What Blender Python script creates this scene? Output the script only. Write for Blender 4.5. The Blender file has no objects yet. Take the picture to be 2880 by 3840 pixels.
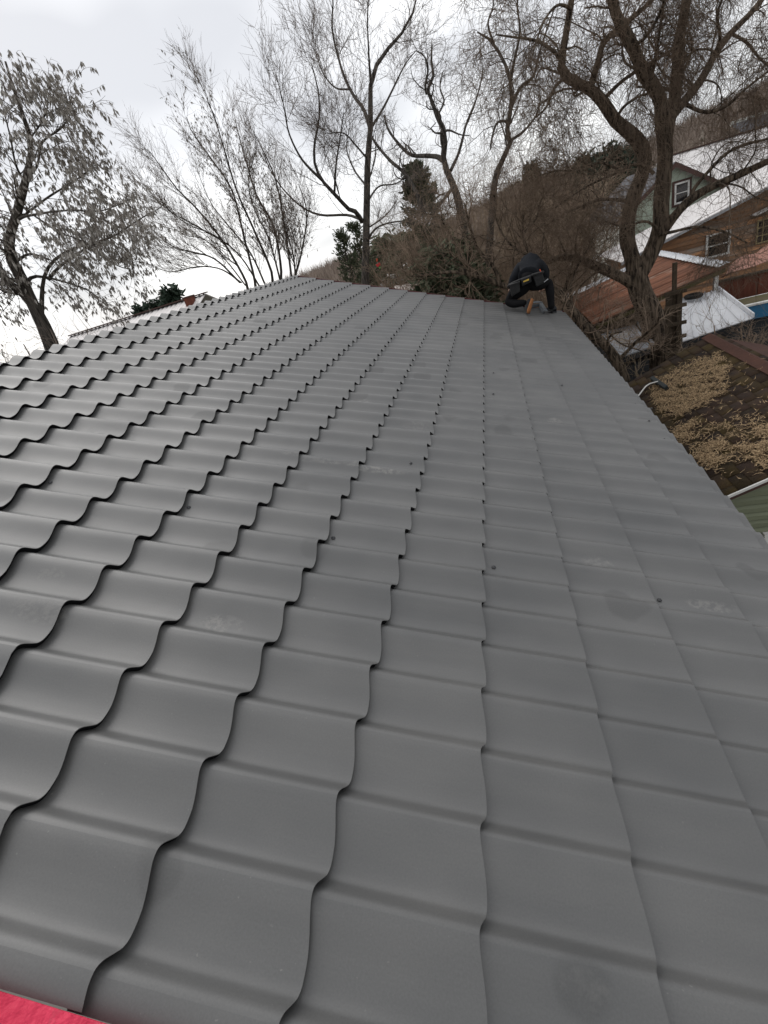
import bpy, math, random
import numpy as np
from mathutils import Matrix, Vector

random.seed(7)
rng = np.random.default_rng(7)
scene = bpy.context.scene
col = scene.collection

# ------------------------------------------------------------------ camera
# rows: world X (right), world Y (along the roof), world Z (up) in camera axes (right, down, forward)
RM = np.array([[0.9492551450, -0.1351781609, -0.2839745314],
               [0.1772001232, -0.5160888917, 0.8380049954],
               [-0.2598360753, -0.8458008753, -0.4659464489]])
FPX = 1775.3
CAM = np.array([0.0, 0.0, 4.6])
GZ = -1.0                                   # ground level of the yard
cd = bpy.data.cameras.new('camera')
cam = bpy.data.objects.new('camera', cd)
col.objects.link(cam)
cd.sensor_fit = 'HORIZONTAL'
cd.sensor_width = 36.0
cd.lens = 36.0 * FPX / 2880.0
cd.clip_start = 0.05
cd.clip_end = 6000.0
cr, cu, cb = RM[:, 0], -RM[:, 1], -RM[:, 2]
cam.matrix_world = Matrix(((cr[0], cu[0], cb[0], CAM[0]), (cr[1], cu[1], cb[1], CAM[1]),
                           (cr[2], cu[2], cb[2], CAM[2]), (0, 0, 0, 1)))
scene.camera = cam

# ------------------------------------------------------------------ sky and light (overcast)
SUN_EL, SUN_AZ = 38.0, 308.0                # azimuth clockwise from +Y: ahead of the camera, to the left
world = bpy.data.worlds.new('World')
scene.world = world
world.use_nodes = True
wn = world.node_tree
wn.nodes.clear()
def wnode(t, **kw):
    n = wn.nodes.new(t)
    for k, v in kw.items():
        setattr(n, k, v)
    return n
w_out = wnode('ShaderNodeOutputWorld')
w_sky = wnode('ShaderNodeTexSky', sky_type='NISHITA', sun_disc=False)
w_sky.sun_elevation = math.radians(SUN_EL)
w_sky.sun_rotation = math.radians(SUN_AZ)
w_bg1 = wnode('ShaderNodeBackground'); w_bg1.inputs[1].default_value = 0.1
w_bg2 = wnode('ShaderNodeBackground'); w_bg2.inputs[1].default_value = 1.0
w_mix = wnode('ShaderNodeMixShader'); w_mix.inputs[0].default_value = 0.9
w_tc = wnode('ShaderNodeTexCoord')
w_sep = wnode('ShaderNodeSeparateXYZ')
w_abs = wnode('ShaderNodeMath', operation='ABSOLUTE')
w_add = wnode('ShaderNodeMath', operation='ADD'); w_add.inputs[1].default_value = 0.35
w_dx = wnode('ShaderNodeMath', operation='DIVIDE')
w_dy = wnode('ShaderNodeMath', operation='DIVIDE')
w_com = wnode('ShaderNodeCombineXYZ')
w_noi = wnode('ShaderNodeTexNoise')
w_noi.inputs['Scale'].default_value = 1.25
w_noi.inputs['Detail'].default_value = 3.0
w_noi.inputs['Roughness'].default_value = 0.42
w_ramp = wnode('ShaderNodeValToRGB')
e = w_ramp.color_ramp.elements
e[0].position, e[0].color = 0.40, (0.57, 0.577, 0.60, 1)
e[1].position, e[1].color = 0.62, (1.04, 1.04, 1.037, 1)
m_ = w_ramp.color_ramp.elements.new(0.5); m_.color = (0.77, 0.774, 0.787, 1)
L = wn.links.new
L(w_tc.outputs['Generated'], w_sep.inputs[0])
L(w_sep.outputs[2], w_abs.inputs[0]); L(w_abs.outputs[0], w_add.inputs[0])
L(w_sep.outputs[0], w_dx.inputs[0]); L(w_add.outputs[0], w_dx.inputs[1])
L(w_sep.outputs[1], w_dy.inputs[0]); L(w_add.outputs[0], w_dy.inputs[1])
L(w_dx.outputs[0], w_com.inputs[0]); L(w_dy.outputs[0], w_com.inputs[1])
L(w_com.outputs[0], w_noi.inputs['Vector'])
L(w_noi.outputs[0], w_ramp.inputs[0]); L(w_ramp.outputs[0], w_bg2.inputs[0])
# the cloud is thinner, so brighter, ahead and to the left, where the photograph's sky burns out
w_dot = wnode('ShaderNodeVectorMath', operation='DOT_PRODUCT'); w_dot.inputs[1].default_value = (-0.46, 0.79, 0.40)
w_mr = wnode('ShaderNodeMapRange'); w_mr.interpolation_type = 'SMOOTHSTEP'
w_mr.inputs[1].default_value = 0.1; w_mr.inputs[2].default_value = 1.0; w_mr.inputs[3].default_value = 1.0; w_mr.inputs[4].default_value = 1.34
L(w_tc.outputs['Generated'], w_dot.inputs[0]); L(w_dot.outputs['Value'], w_mr.inputs[0]); L(w_mr.outputs[0], w_bg2.inputs[1])
L(w_sky.outputs[0], w_bg1.inputs[0])
L(w_bg1.outputs[0], w_mix.inputs[1]); L(w_bg2.outputs[0], w_mix.inputs[2])
L(w_mix.outputs[0], w_out.inputs[0])

sd = bpy.data.lights.new('sun', 'SUN')
sd.energy = 1.35
sd.angle = math.radians(60)
sd.color = (1.0, 0.97, 0.93)
sun = bpy.data.objects.new('sun', sd)
col.objects.link(sun)
el, az = math.radians(SUN_EL), math.radians(SUN_AZ)
sdir = Vector((math.sin(az) * math.cos(el), math.cos(az) * math.cos(el), math.sin(el)))
sun.rotation_euler = sdir.to_track_quat('Z', 'Y').to_euler()
sun.location = (0, 0, 30)

scene.render.engine = 'CYCLES'
vs = scene.view_settings
vs.view_transform = 'Standard'
vs.look = 'None'
vs.exposure = 0.12
vs.gamma = 1.0
vs.use_curve_mapping = False

# ------------------------------------------------------------------ helpers
def ray(px, py):
    return RM @ np.array([(px - 1440) / FPX, (py - 1920) / FPX, 1.0])
def at(px, py, Y):
    d = ray(px, py); return CAM + d * (Y / d[1])
def atz(px, py, Z):
    d = ray(px, py); return CAM + d * ((Z - CAM[2]) / d[2])
def pix(P):
    c = (np.asarray(P, float) - CAM) @ RM
    return c[..., 0] / c[..., 2] * FPX + 1440, c[..., 1] / c[..., 2] * FPX + 1920, c[..., 2]

def tag(o, label=None, cat=None, group=None, kind=None):
    if label: o['label'] = label
    if cat: o['category'] = cat
    if group: o['group'] = group
    if kind: o['kind'] = kind
    return o

def np_mesh(name, V, quads=None, tris=None, smooth=False):
    me = bpy.data.meshes.new(name)
    V = np.asarray(V, np.float32)
    q = np.zeros((0, 4), np.int32) if quads is None else np.asarray(quads, np.int32).reshape(-1, 4)
    t = np.zeros((0, 3), np.int32) if tris is None else np.asarray(tris, np.int32).reshape(-1, 3)
    me.vertices.add(len(V)); me.vertices.foreach_set('co', V.ravel())
    nl = q.size + t.size
    me.loops.add(nl)
    me.loops.foreach_set('vertex_index', np.concatenate([q.ravel(), t.ravel()]))
    me.polygons.add(len(q) + len(t))
    ls = np.concatenate([np.arange(len(q)) * 4, q.size + np.arange(len(t)) * 3]).astype(np.int32)
    me.polygons.foreach_set('loop_start', ls)
    me.update(calc_edges=True)
    if smooth:
        me.polygons.foreach_set('use_smooth', np.ones(len(me.polygons), bool))
    return me

def link(name, me, mat=None, parent=None, loc=None):
    o = bpy.data.objects.new(name, me)
    col.objects.link(o)
    if mat is not None and me is not None and len(me.materials) == 0:
        me.materials.append(mat)
    if parent is not None: o.parent = parent
    if loc is not None: o.location = loc
    return o

def empty(name, loc):
    o = bpy.data.objects.new(name, None)
    o.empty_display_size = 0.2
    col.objects.link(o)
    o.location = [float(c) for c in loc]
    return o

class MB:
    """collects polygons; build() links them as one mesh object in world axes (parent's location subtracted)"""
    def __init__(s): s.v = []; s.f = []
    def poly(s, pts):
        b = len(s.v); s.v += [tuple(map(float, p)) for p in pts]; s.f.append(tuple(range(b, b + len(pts)))); return s
    def hexa(s, p):
        """8 corners: bottom ring 0-3, top ring 4-7"""
        b = len(s.v); s.v += [tuple(map(float, q)) for q in p]
        for f in ((3, 2, 1, 0), (4, 5, 6, 7), (0, 1, 5, 4), (1, 2, 6, 5), (2, 3, 7, 6), (3, 0, 4, 7)):
            s.f.append(tuple(b + k for k in f))
        return s
    def box(s, c, sx, sy, sz, ax=None):
        c = np.asarray(c, float)
        a = np.eye(3) if ax is None else np.asarray(ax, float)
        P = []
        for z in (-1, 1):
            for x, y in ((-1, -1), (1, -1), (1, 1), (-1, 1)):
                P.append(c + a[0] * x * sx / 2 + a[1] * y * sy / 2 + a[2] * z * sz / 2)
        return s.hexa(P)
    def slab(s, quad, th):
        """quad (4 points, ring order) extruded downwards along its normal by th"""
        q = [np.asarray(p, float) for p in quad]
        n = np.cross(q[1] - q[0], q[3] - q[0]); n /= np.linalg.norm(n)
        if n[2] < 0: n = -n
        bot = [p - n * th for p in q]
        c = np.cross(q[1] - q[0], q[2] - q[1])
        if np.dot(c, n) < 0: bot = bot[::-1]; q = q[::-1]
        return s.hexa(bot + q)
    def build(s, name, mat, parent=None, bevel=0.0, smooth=False):
        me = bpy.data.meshes.new(name)
        off = np.zeros(3)
        p = parent
        while p is not None:
            off += np.array(p.location); p = p.parent
        me.from_pydata([tuple(np.array(v) - off) for v in s.v], [], s.f)
        if smooth:
            me.polygons.foreach_set('use_smooth', np.ones(len(me.polygons), bool))
        me.update()
        o = link(name, me, mat, parent)
        if bevel > 0:
            m = o.modifiers.new('bevel', 'BEVEL'); m.width = bevel; m.segments = 2; m.limit_method = 'ANGLE'
        return o

# ------------------------------------------------------------------ materials
def new_mat(name):
    m = bpy.data.materials.new(name); m.use_nodes = True
    nt = m.node_tree
    return m, nt, nt.nodes['Principled BSDF']

def mat(name, c1, c2=None, rough=0.8, scale=5.0, detail=6.0, bump=0.0, bscale=None, spec=0.3, metal=0.0,
        stretch=None, c3=None, c3scale=1.0, c3lo=0.55, c3hi=0.7, rand=0.0, lo=0.3, hi=0.7):
    """two-tone noise material with optional third patchy colour, per-object variation and fine relief"""
    m, nt, b = new_mat(name)
    N, Lk = nt.nodes, nt.links.new
    tc = N.new('ShaderNodeTexCoord')
    vec = tc.outputs['Object']
    if stretch:
        mp = N.new('ShaderNodeMapping'); mp.inputs['Scale'].default_value = stretch
        Lk(vec, mp.inputs[0]); vec = mp.outputs[0]
    oi = N.new('ShaderNodeObjectInfo')
    ad = N.new('ShaderNodeVectorMath'); ad.operation = 'MULTIPLY_ADD'
    ad.inputs[1].default_value = (1, 1, 1)
    sc = N.new('ShaderNodeMath'); sc.operation = 'MULTIPLY'; sc.inputs[1].default_value = 37.0
    Lk(oi.outputs['Random'], sc.inputs[0])
    Lk(vec, ad.inputs[0]); Lk(sc.outputs[0], ad.inputs[2])
    vec = ad.outputs[0]
    no = N.new('ShaderNodeTexNoise'); no.inputs['Scale'].default_value = scale
    no.inputs['Detail'].default_value = detail; no.inputs['Roughness'].default_value = 0.6
    Lk(vec, no.inputs['Vector'])
    rp = N.new('ShaderNodeValToRGB')
    c2 = c2 or tuple(x * 0.8 for x in c1)
    rp.color_ramp.elements[0].position = lo; rp.color_ramp.elements[0].color = (*c1, 1)
    rp.color_ramp.elements[1].position = hi; rp.color_ramp.elements[1].color = (*c2, 1)
    Lk(no.outputs[0], rp.inputs[0])
    out = rp.outputs[0]
    if c3:
        n3 = N.new('ShaderNodeTexNoise'); n3.inputs['Scale'].default_value = c3scale
        n3.inputs['Detail'].default_value = 8; n3.inputs['Roughness'].default_value = 0.65
        Lk(vec, n3.inputs['Vector'])
        r3 = N.new('ShaderNodeMapRange'); r3.inputs['From Min'].default_value = c3lo; r3.inputs['From Max'].default_value = c3hi
        Lk(n3.outputs[0], r3.inputs[0])
        mx = N.new('ShaderNodeMixRGB'); mx.inputs[2].default_value = (*c3, 1)
        Lk(r3.outputs[0], mx.inputs[0]); Lk(out, mx.inputs[1]); out = mx.outputs[0]
    if rand > 0:
        hs = N.new('ShaderNodeHueSaturation')
        mr = N.new('ShaderNodeMapRange'); mr.inputs['To Min'].default_value = 1 - rand; mr.inputs['To Max'].default_value = 1 + rand
        Lk(oi.outputs['Random'], mr.inputs[0]); Lk(mr.outputs[0], hs.inputs['Value']); Lk(out, hs.inputs['Color'])
        out = hs.outputs[0]
    Lk(out, b.inputs['Base Color'])
    b.inputs['Roughness'].default_value = rough
    b.inputs['Specular IOR Level'].default_value = spec
    b.inputs['Metallic'].default_value = metal
    if bump > 0:
        nb = N.new('ShaderNodeTexNoise'); nb.inputs['Scale'].default_value = bscale or scale * 4
        nb.inputs['Detail'].default_value = 6
        Lk(vec, nb.inputs['Vector'])
        bp = N.new('ShaderNodeBump'); bp.inputs['Strength'].default_value = bump; bp.inputs['Distance'].default_value = 0.02
        Lk(nb.outputs[0], bp.inputs['Height']); Lk(bp.outputs[0], b.inputs['Normal'])
    return m

# ------------------------------------------------------------------ our roof: geometry of the pressed metal tiles
MOD, WAV = 0.35, 0.197828                     # step length up the slope, wave pitch along the roof
RO = np.array([-0.20462313, 1.18648305, 3.37813262])
RU = np.array([-0.93354017, 0.0, 0.3584728])  # up the slope
RD = -RU                                      # down the slope
RV = np.array([0.0, 1.0, 0.0])
RN = np.array([0.3584728, 0.0, 0.93354017])
def rp(i, j, h=0.0):
    return RO + RU * (i * MOD) + RV * (j * WAV) + RN * h
def roof_hit(px, py, h=-0.012):
    d = ray(px, py)
    t = np.dot(RO + RN * h - CAM, RN) / np.dot(d, RN)
    P = CAM + d * t - RO
    return np.dot(P, RU) / MOD, P[1] / WAV    # i, j
AMP, STEP = 0.032, 0.022
_ks = np.array([-.2, -.10, -.04, 0, .05, .10, .16, .22, .30, .42, .55, .68, .80, .90, .96, 1.0, 1.05, 1.1, 1.16])
_kh = np.array([-.3, -.08, -.015, 0, -.05, -.22, -.55, -.86, -1.0, -.98, -.86, -.60, -.30, -.08, -.015, 0, -.05, -.22, -.55])
_sd = np.linspace(-.15, 1.15, 521)
_hd = np.interp(_sd, _ks, _kh)
_k = np.exp(-0.5 * (np.arange(-20, 21) / 6.0) ** 2); _k /= _k.sum()
_hd = np.convolve(np.pad(_hd, 20, mode='edge'), _k, 'valid')
_hd -= np.interp(0.0, _sd, _hd)
def prof(s):
    s = np.asarray(s, float) % 1.0
    return AMP * np.interp(s, _sd, _hd)

def tile_arrays(ss, up=0.385, z_lip=0.0):
    """one pressed tile; local x down the slope (lip at 0), y along the roof, z off the roof plane"""
    ss = np.asarray(ss, float); n = len(ss)
    h = prof(ss); xo = -0.72 * h; y = ss * WAV
    V, Q = [], []
    def row(x, z): V.append(np.stack([x, y, z], 1))
    xs = [-up, -up * 0.5, -0.012, 0.0] if up > 0.1 else [-up, -up * .4, 0.0]
    for x in xs:
        row(xo + x, h + z_lip + STEP * x / MOD)
    nr = len(xs)
    for r in range(nr - 1):
        for k in range(n - 1):
            Q.append((r * n + k, (r + 1) * n + k, (r + 1) * n + k + 1, r * n + k + 1))
    b = nr                                     # lip thickness and underside, own vertices for a hard edge
    row(xo, h + z_lip); row(xo + 0.0004, h + z_lip - 0.0022); row(xo - 0.03, h + z_lip - 0.005)
    for r in (b, b + 1):
        for k in range(n - 1):
            Q.append((r * n + k, (r + 1) * n + k, (r + 1) * n + k + 1, r * n + k + 1))
    nq = len(Q)                                # black strip added behind the lip, painted-in shade of the step
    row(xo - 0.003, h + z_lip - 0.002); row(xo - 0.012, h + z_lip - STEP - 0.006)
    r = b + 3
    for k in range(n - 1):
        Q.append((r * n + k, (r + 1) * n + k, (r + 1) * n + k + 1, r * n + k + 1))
    return np.concatenate(V), np.array(Q), nq

SS_FINE = np.array([0, .025, .05, .075, .1, .125, .15, .175, .2, .225, .25, .28, .32, .38, .45, .53, .61, .69, .77, .84, .9, .95, 1.0])
SS_FAR = np.array([0, .05, .1, .15, .2, .25, .33, .45, .6, .75, .88, 1.0])

def tile_material():
    m, nt, b = new_mat('graphite_matt_sheet')
    N, Lk = nt.nodes, nt.links.new
    geo = N.new('ShaderNodeNewGeometry')
    sub = N.new('ShaderNodeVectorMath'); sub.operation = 'SUBTRACT'; sub.inputs[1].default_value = tuple(RO)
    Lk(geo.outputs['Position'], sub.inputs[0])
    da = N.new('ShaderNodeVectorMath'); da.operation = 'DOT_PRODUCT'; da.inputs[1].default_value = tuple(RU)
    Lk(sub.outputs[0], da.inputs[0])
    se = N.new('ShaderNodeSeparateXYZ'); Lk(sub.outputs[0], se.inputs[0])
    cb_ = N.new('ShaderNodeCombineXYZ'); Lk(da.outputs['Value'], cb_.inputs[0]); Lk(se.outputs[1], cb_.inputs[1])
    P = cb_.outputs[0]
    def math_(op, a, b_=None, clamp=False):
        n = N.new('ShaderNodeMath'); n.operation = op; n.use_clamp = clamp
        for k, x in enumerate((a, b_)):
            if x is None: continue
            if isinstance(x, (int, float)): n.inputs[k].default_value = x
            else: Lk(x, n.inputs[k])
        return n.outputs[0]
    def noise(scale, detail=5, rough=.6, vec=None):
        n = N.new('ShaderNodeTexNoise'); n.inputs['Scale'].default_value = scale
        n.inputs['Detail'].default_value = detail; n.inputs['Roughness'].default_value = rough
        Lk(vec if vec is not None else P, n.inputs['Vector']); return n.outputs[0]
    def rng_(x, a, c, d=0.0, e_=1.0):
        n = N.new('ShaderNodeMapRange'); n.inputs[1].default_value = a; n.inputs[2].default_value = c
        n.inputs[3].default_value = d; n.inputs[4].default_value = e_; Lk(x, n.inputs[0]); return n.outputs[0]
    # overall dust film
    dust = math_('MULTIPLY', rng_(noise(1.3, 3), .35, .75), 0.34)
    fine = rng_(noise(210, 3, .75), .3, .7, -0.13, 0.13)
    # handling smudges: round, slightly darker, only some cells
    vo = N.new('ShaderNodeTexVoronoi'); vo.inputs['Scale'].default_value = 2.6
    wv = N.new('ShaderNodeVectorMath'); wv.operation = 'ADD'
    wn2 = N.new('ShaderNodeTexNoise'); wn2.inputs['Scale'].default_value = 6.0; Lk(P, wn2.inputs['Vector'])
    ws = N.new('ShaderNodeVectorMath'); ws.operation = 'SCALE'; ws.inputs['Scale'].default_value = 0.09
    Lk(wn2.outputs['Color'], ws.inputs[0]); Lk(P, wv.inputs[0]); Lk(ws.outputs[0], wv.inputs[1])
    Lk(wv.outputs[0], vo.inputs['Vector'])
    disc = rng_(vo.outputs['Distance'], 0.20, 0.235, 1.0, 0.0)
    sepc = N.new('ShaderNodeSeparateColor'); Lk(vo.outputs['Color'], sepc.inputs[0])
    pick = math_('GREATER_THAN', sepc.outputs[0], 0.45)
    smudge = math_('MULTIPLY', math_('MULTIPLY', disc, pick), 0.2)
    # boot prints and scuffs: place, half sizes, strength
    marks = [(833, 2318, .085, .04, .55), (150, 2285, .12, .045, .35), (2250, 2095, .07, .05, .35), (2690, 2262, .13, .03, .35),
             (1390, 1752, .2, .028, .55), (1180, 1718, .2, .02, .35), (1365, 1490, .05, .03, .45), (2085, 1572, .06, .06, .55),
             (2075, 1318, .06, .07, .4), (1890, 1260, .1, .05, .3), (1640, 1095, .15, .03, .35), (2880, 2340, .06, .02, .5),
             (2195, 3705, .05, .03, .25), (480, 1600, .12, .03, .2), (1560, 1590, .1, .05, .2), (180, 2140, .06, .03, .3)]
    tread = math_('MULTIPLY', rng_(noise(42, 2, .7), .42, .6), rng_(noise(9, 3), .3, .55))
    tot = None
    for (px, py, ra, rb, st) in marks:
        i, j = roof_hit(px, py)
        s2 = N.new('ShaderNodeVectorMath'); s2.operation = 'SUBTRACT'; s2.inputs[1].default_value = (i * MOD, j * WAV, 0); Lk(P, s2.inputs[0])
        m2 = N.new('ShaderNodeVectorMath'); m2.operation = 'MULTIPLY'; m2.inputs[1].default_value = (1 / ra, 1 / rb, 0); Lk(s2.outputs[0], m2.inputs[0])
        l2 = N.new('ShaderNodeVectorMath'); l2.operation = 'LENGTH'; Lk(m2.outputs[0], l2.inputs[0])
        r2 = rng_(l2.outputs['Value'], .75, 1.1, st, 0.0)
        tot = r2 if tot is None else math_('MAXIMUM', tot, r2)
    prints = math_('MULTIPLY', math_('MULTIPLY', tot, tread), 1.5)
    # faint drag scratches running up the slope
    mp = N.new('ShaderNodeMapping'); mp.inputs['Scale'].default_value = (2.0, 45.0, 1); Lk(P, mp.inputs[0])
    scr = math_('MULTIPLY', rng_(noise(1.6, 3, .7, mp.outputs[0]), .68, .74), rng_(noise(1.9, 3), .55, .7))
    mp2 = N.new('ShaderNodeMapping'); mp2.inputs['Scale'].default_value = (1.1, 9.0, 1); Lk(P, mp2.inputs[0])
    streak = math_('MULTIPLY', rng_(noise(1.0, 4, .6, mp2.outputs[0]), .45, .8), .16)
    speck = math_('MULTIPLY', rng_(noise(95, 1), .74, .78), rng_(noise(2.7, 2), .45, .6, 0, .5))
    light = math_('ADD', math_('ADD', math_('ADD', dust, prints), math_('MULTIPLY', scr, .3)), math_('ADD', streak, speck))
    mx = N.new('ShaderNodeMixRGB'); mx.inputs[1].default_value = (0.066, 0.0672, 0.0668, 1); mx.inputs[2].default_value = (0.19, 0.185, 0.175, 1)
    Lk(math_('MULTIPLY', light, 0.95, True), mx.inputs[0])
    val = math_('SUBTRACT', math_('ADD', 1.0, fine), smudge)
    mv = N.new('ShaderNodeVectorMath'); mv.operation = 'SCALE'; Lk(mx.outputs[0], mv.inputs[0]); Lk(val, mv.inputs['Scale'])
    Lk(mv.outputs[0], b.inputs['Base Color'])
    rr = math_('ADD', rng_(noise(2.2, 2), .3, .7, .40, .48), math_('ADD', math_('MULTIPLY', prints, .3), math_('MULTIPLY', smudge, .3)))
    Lk(rr, b.inputs['Roughness'])
    b.inputs['Specular IOR Level'].default_value = 0.5
    b.inputs['IOR'].default_value = 1.75
    bp = N.new('ShaderNodeBump'); bp.inputs['Strength'].default_value = 0.18; bp.inputs['Distance'].default_value = 0.01
    hh = math_('ADD', math_('MULTIPLY', noise(340, 2), 0.06), noise(4.5, 2))
    Lk(hh, bp.inputs['Height']); Lk(bp.outputs[0], b.inputs['Normal'])
    return m
M_TILE = tile_material()
M_LIPSHADE = mat('painted_lip_shade', (.010, .010, .011), (.014, .014, .015), rough=.95, spec=.05)  # near-black colour standing in for the shade beneath each tile lip
M_DECK = mat('dark_underlay', (.02, .02, .02), (.03, .03, .03), rough=.9)
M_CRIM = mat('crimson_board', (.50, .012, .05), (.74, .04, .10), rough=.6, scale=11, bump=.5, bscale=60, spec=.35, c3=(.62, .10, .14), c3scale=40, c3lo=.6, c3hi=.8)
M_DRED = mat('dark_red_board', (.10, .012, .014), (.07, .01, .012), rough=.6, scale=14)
M_WALLW = mat('render_wall', (.42, .40, .37), (.34, .33, .30), rough=.9, scale=3)
M_SCREW = mat('screw_paint', (.035, .037, .04), (.05, .05, .055), rough=.4, spec=.5)

J0, J1, I_TOP, I_EAVE = -5.25, 42.0, 10.27, -4.18
house = empty('house', (0.0, 5.0, GZ))
tag(house, 'house with graphite grey pressed metal tile roof, filling the foreground', 'house')
# deck under the sheets = the roof part
dk = MB()
dk.slab([rp(I_EAVE + .3, J0 + .1, -.10), rp(10.2, J0 + .1, -.10), rp(10.2, J1 - .1, -.10), rp(I_EAVE + .3, J1 - .1, -.10)], .04)
roof = dk.build('roof', M_DECK, house)
tag(roof, 'graphite grey roof of pressed metal tiles')
rot = Matrix((tuple((RD[k], RV[k], RN[k], 0) for k in range(3))[0], (RD[1], RV[1], RN[1], 0), (RD[2], RV[2], RN[2], 0), (0, 0, 0, 1)))
roof_off = np.array(house.location)

meshes = {}
def tile_mesh(key):
    if key in meshes: return meshes[key]
    kind, cut = key
    ss = SS_FINE
    if cut == 'near':
        s0 = (J0 % 1.0); ss = np.concatenate([[s0], ss[ss > s0 + .01]])
    up, zl = {'full': (0.385, 0.0), 'top': ((I_TOP - 10) * MOD, 0.0), 'tail': (0.18 * MOD + 0.035, -STEP * 0.82)}[kind]
    V, Q, nq = tile_arrays(ss, up, zl)
    me = np_mesh('tile', V, Q, smooth=True); me.materials.append(M_TILE); me.materials.append(M_LIPSHADE)
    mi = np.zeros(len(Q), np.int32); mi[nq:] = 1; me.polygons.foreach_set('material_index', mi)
    meshes[key] = me
    return me
cells = []
for r in range(-5, 11):
    kind = 'tail' if r == -5 else ('top' if r == 10 else 'full')
    lip = I_EAVE if r == -5 else float(r)
    for k in range(-6, 42):
        c = rp(lip + .5, k + .5)
        x, y, d = pix(c)
        vis = d > 0.1 and -250 < x < 3130 and 900 < y < 4300
        area = (1.0 if kind == 'full' else .25) / (np.linalg.norm(c - CAM) ** 3) if vis else 0
        cells.append((area, kind, lip, k))
cells.sort(key=lambda t: -t[0])
FV, FQ, FM, nb = [], [], [], 0
for n_, (area, kind, lip, k) in enumerate(cells):
    cut = 'near' if k == -6 else ''
    P = rp(lip, k)
    if n_ < 300:
        o = link('tile', tile_mesh((kind, cut)), None, roof)
        mw = rot.copy(); mw.translation = Vector(P - roof_off)
        o.matrix_basis = mw
    else:
        ss = SS_FAR if not cut else np.concatenate([[J0 % 1.0], SS_FAR[SS_FAR > J0 % 1.0 + .01]])
        up, zl = {'full': (0.385, 0.0), 'top': ((I_TOP - 10) * MOD, 0.0), 'tail': (0.18 * MOD + 0.035, -STEP * 0.82)}[kind]
        V, Q, nq = tile_arrays(ss, up, zl)
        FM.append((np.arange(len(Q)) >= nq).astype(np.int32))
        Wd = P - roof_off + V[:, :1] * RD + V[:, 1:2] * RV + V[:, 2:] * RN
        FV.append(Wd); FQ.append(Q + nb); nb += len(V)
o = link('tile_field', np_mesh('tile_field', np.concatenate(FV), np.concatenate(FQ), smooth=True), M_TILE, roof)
o.data.materials.append(M_LIPSHADE); o.data.polygons.foreach_set('material_index', np.concatenate(FM))
tag(o, kind='stuff')
# the other slope behind the ridge, same sheet seen only from elsewhere
bs = MB()
a0, a1 = rp(10.2, J0 + .05, -.03), rp(10.2, J1 - .05, -.03)
dn = np.array([-RD[0], 0, RD[2]]) * 4.6
bs.slab([a0, a1, a1 + dn, a0 + dn], .03)
bs.build('back_slope', M_TILE, house)
# walls
wl = MB()
ex0 = rp(-3.2, 0)[0]; ex1 = (rp(10.2, 0) + dn * .92)[0]
y0, y1 = RO[1] + J0 * WAV + .22, RO[1] + J1 * WAV - .22
zt = rp(-3.2, 0, -.14)[2]; zr = rp(10.1, 0, -.14)[2]; xr = rp(10.1, 0)[0]
for y in (y0, y1):
    s = 1 if y == y0 else -1
    wl.poly([(ex0, y, GZ), (ex1, y, GZ), (ex1, y, zt), (xr, y, zr), (ex0, y, zt)][::s])
wl.poly([(ex0, y0, GZ), (ex0, y0, zt), (ex0, y1, zt), (ex0, y1, GZ)])
wl.poly([(ex1, y0, GZ), (ex1, y1, GZ), (ex1, y1, zt), (ex1, y0, zt)])
wl.build('wall', M_WALLW, house)
# crimson wind board at the near gable, dark red ones at the far gable and along the eave
gb = MB()
def board(i0, i1, j0, jw, n0, n1, mb):
    p = [rp(i0, j0, n0), rp(i1, j0, n0), rp(i1, j0, n0) + RV * jw, rp(i0, j0, n0) + RV * jw]
    q = [x + RN * (n1 - n0) for x in p]
    mb.hexa(p[::-1] + q[::-1] if jw > 0 else p + q)
board(-4.1, 10.1, J0 - .005 / WAV, -.16, -.10, .004, gb)
tag(gb.build('gable_board', M_CRIM, house, bevel=.004), 'crimson red board along the near gable edge')
gb = MB()
board(-4.1, 10.1, J1 + .004 / WAV, .03, -.16, -.004, gb)
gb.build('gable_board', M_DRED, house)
fb = MB()
p = [rp(I_EAVE + .14, J0, -.26), rp(I_EAVE + .14, J1, -.26), rp(I_EAVE + .22, J1, -.26), rp(I_EAVE + .22, J0, -.26)]
fb.hexa([*p, *[x + RN * .165 for x in p]])
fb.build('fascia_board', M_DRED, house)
# screws with rubber washers
def ring_mesh(name, prof_rz, n=12):
    V = []; Q = []
    for r, z in prof_rz:
        for k in range(n):
            a = 2 * math.pi * k / n; V.append((r * math.cos(a), r * math.sin(a), z))
    for s_ in range(len(prof_rz) - 1):
        for k in range(n):
            Q.append((s_ * n + k, s_ * n + (k + 1) % n, (s_ + 1) * n + (k + 1) % n, (s_ + 1) * n + k))
    return np_mesh(name, V, Q)
sm = ring_mesh('screw', [(.0095, 0), (.0095, .0016), (.006, .002), (.0058, .0026), (.0045, .0028), (.0045, .0065), (.001, .007)])
sm.materials.append(M_SCREW)
scr_px = [(708, 1906), (1250, 2019), (1851, 2130), (2472, 2252), (190, 1811), (1848, 1410), (2105, 1452), (1848, 1485), (2491, 1646),
          (2530, 1657), (2437, 1545), (2433, 1580), (2382, 1516), (2256, 1336), (1819, 1485), (2133, 1534), (1540, 1740), (2150, 1535), (834, 1423)]
for px, py in scr_px:
    i, j = roof_hit(px, py, -.02)
    fi = i - math.floor(i)
    s_ = j % 1.0
    hh = float(prof(s_)) - STEP * fi
    i, j = roof_hit(px, py, hh)
    o = link('screw', sm, None, roof)
    mw = rot.copy(); mw.translation = Vector(rp(i, j, float(prof(j % 1.0)) - STEP * (i - math.floor(i) )+ .0005) - roof_off)
    o.matrix_basis = mw

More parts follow.
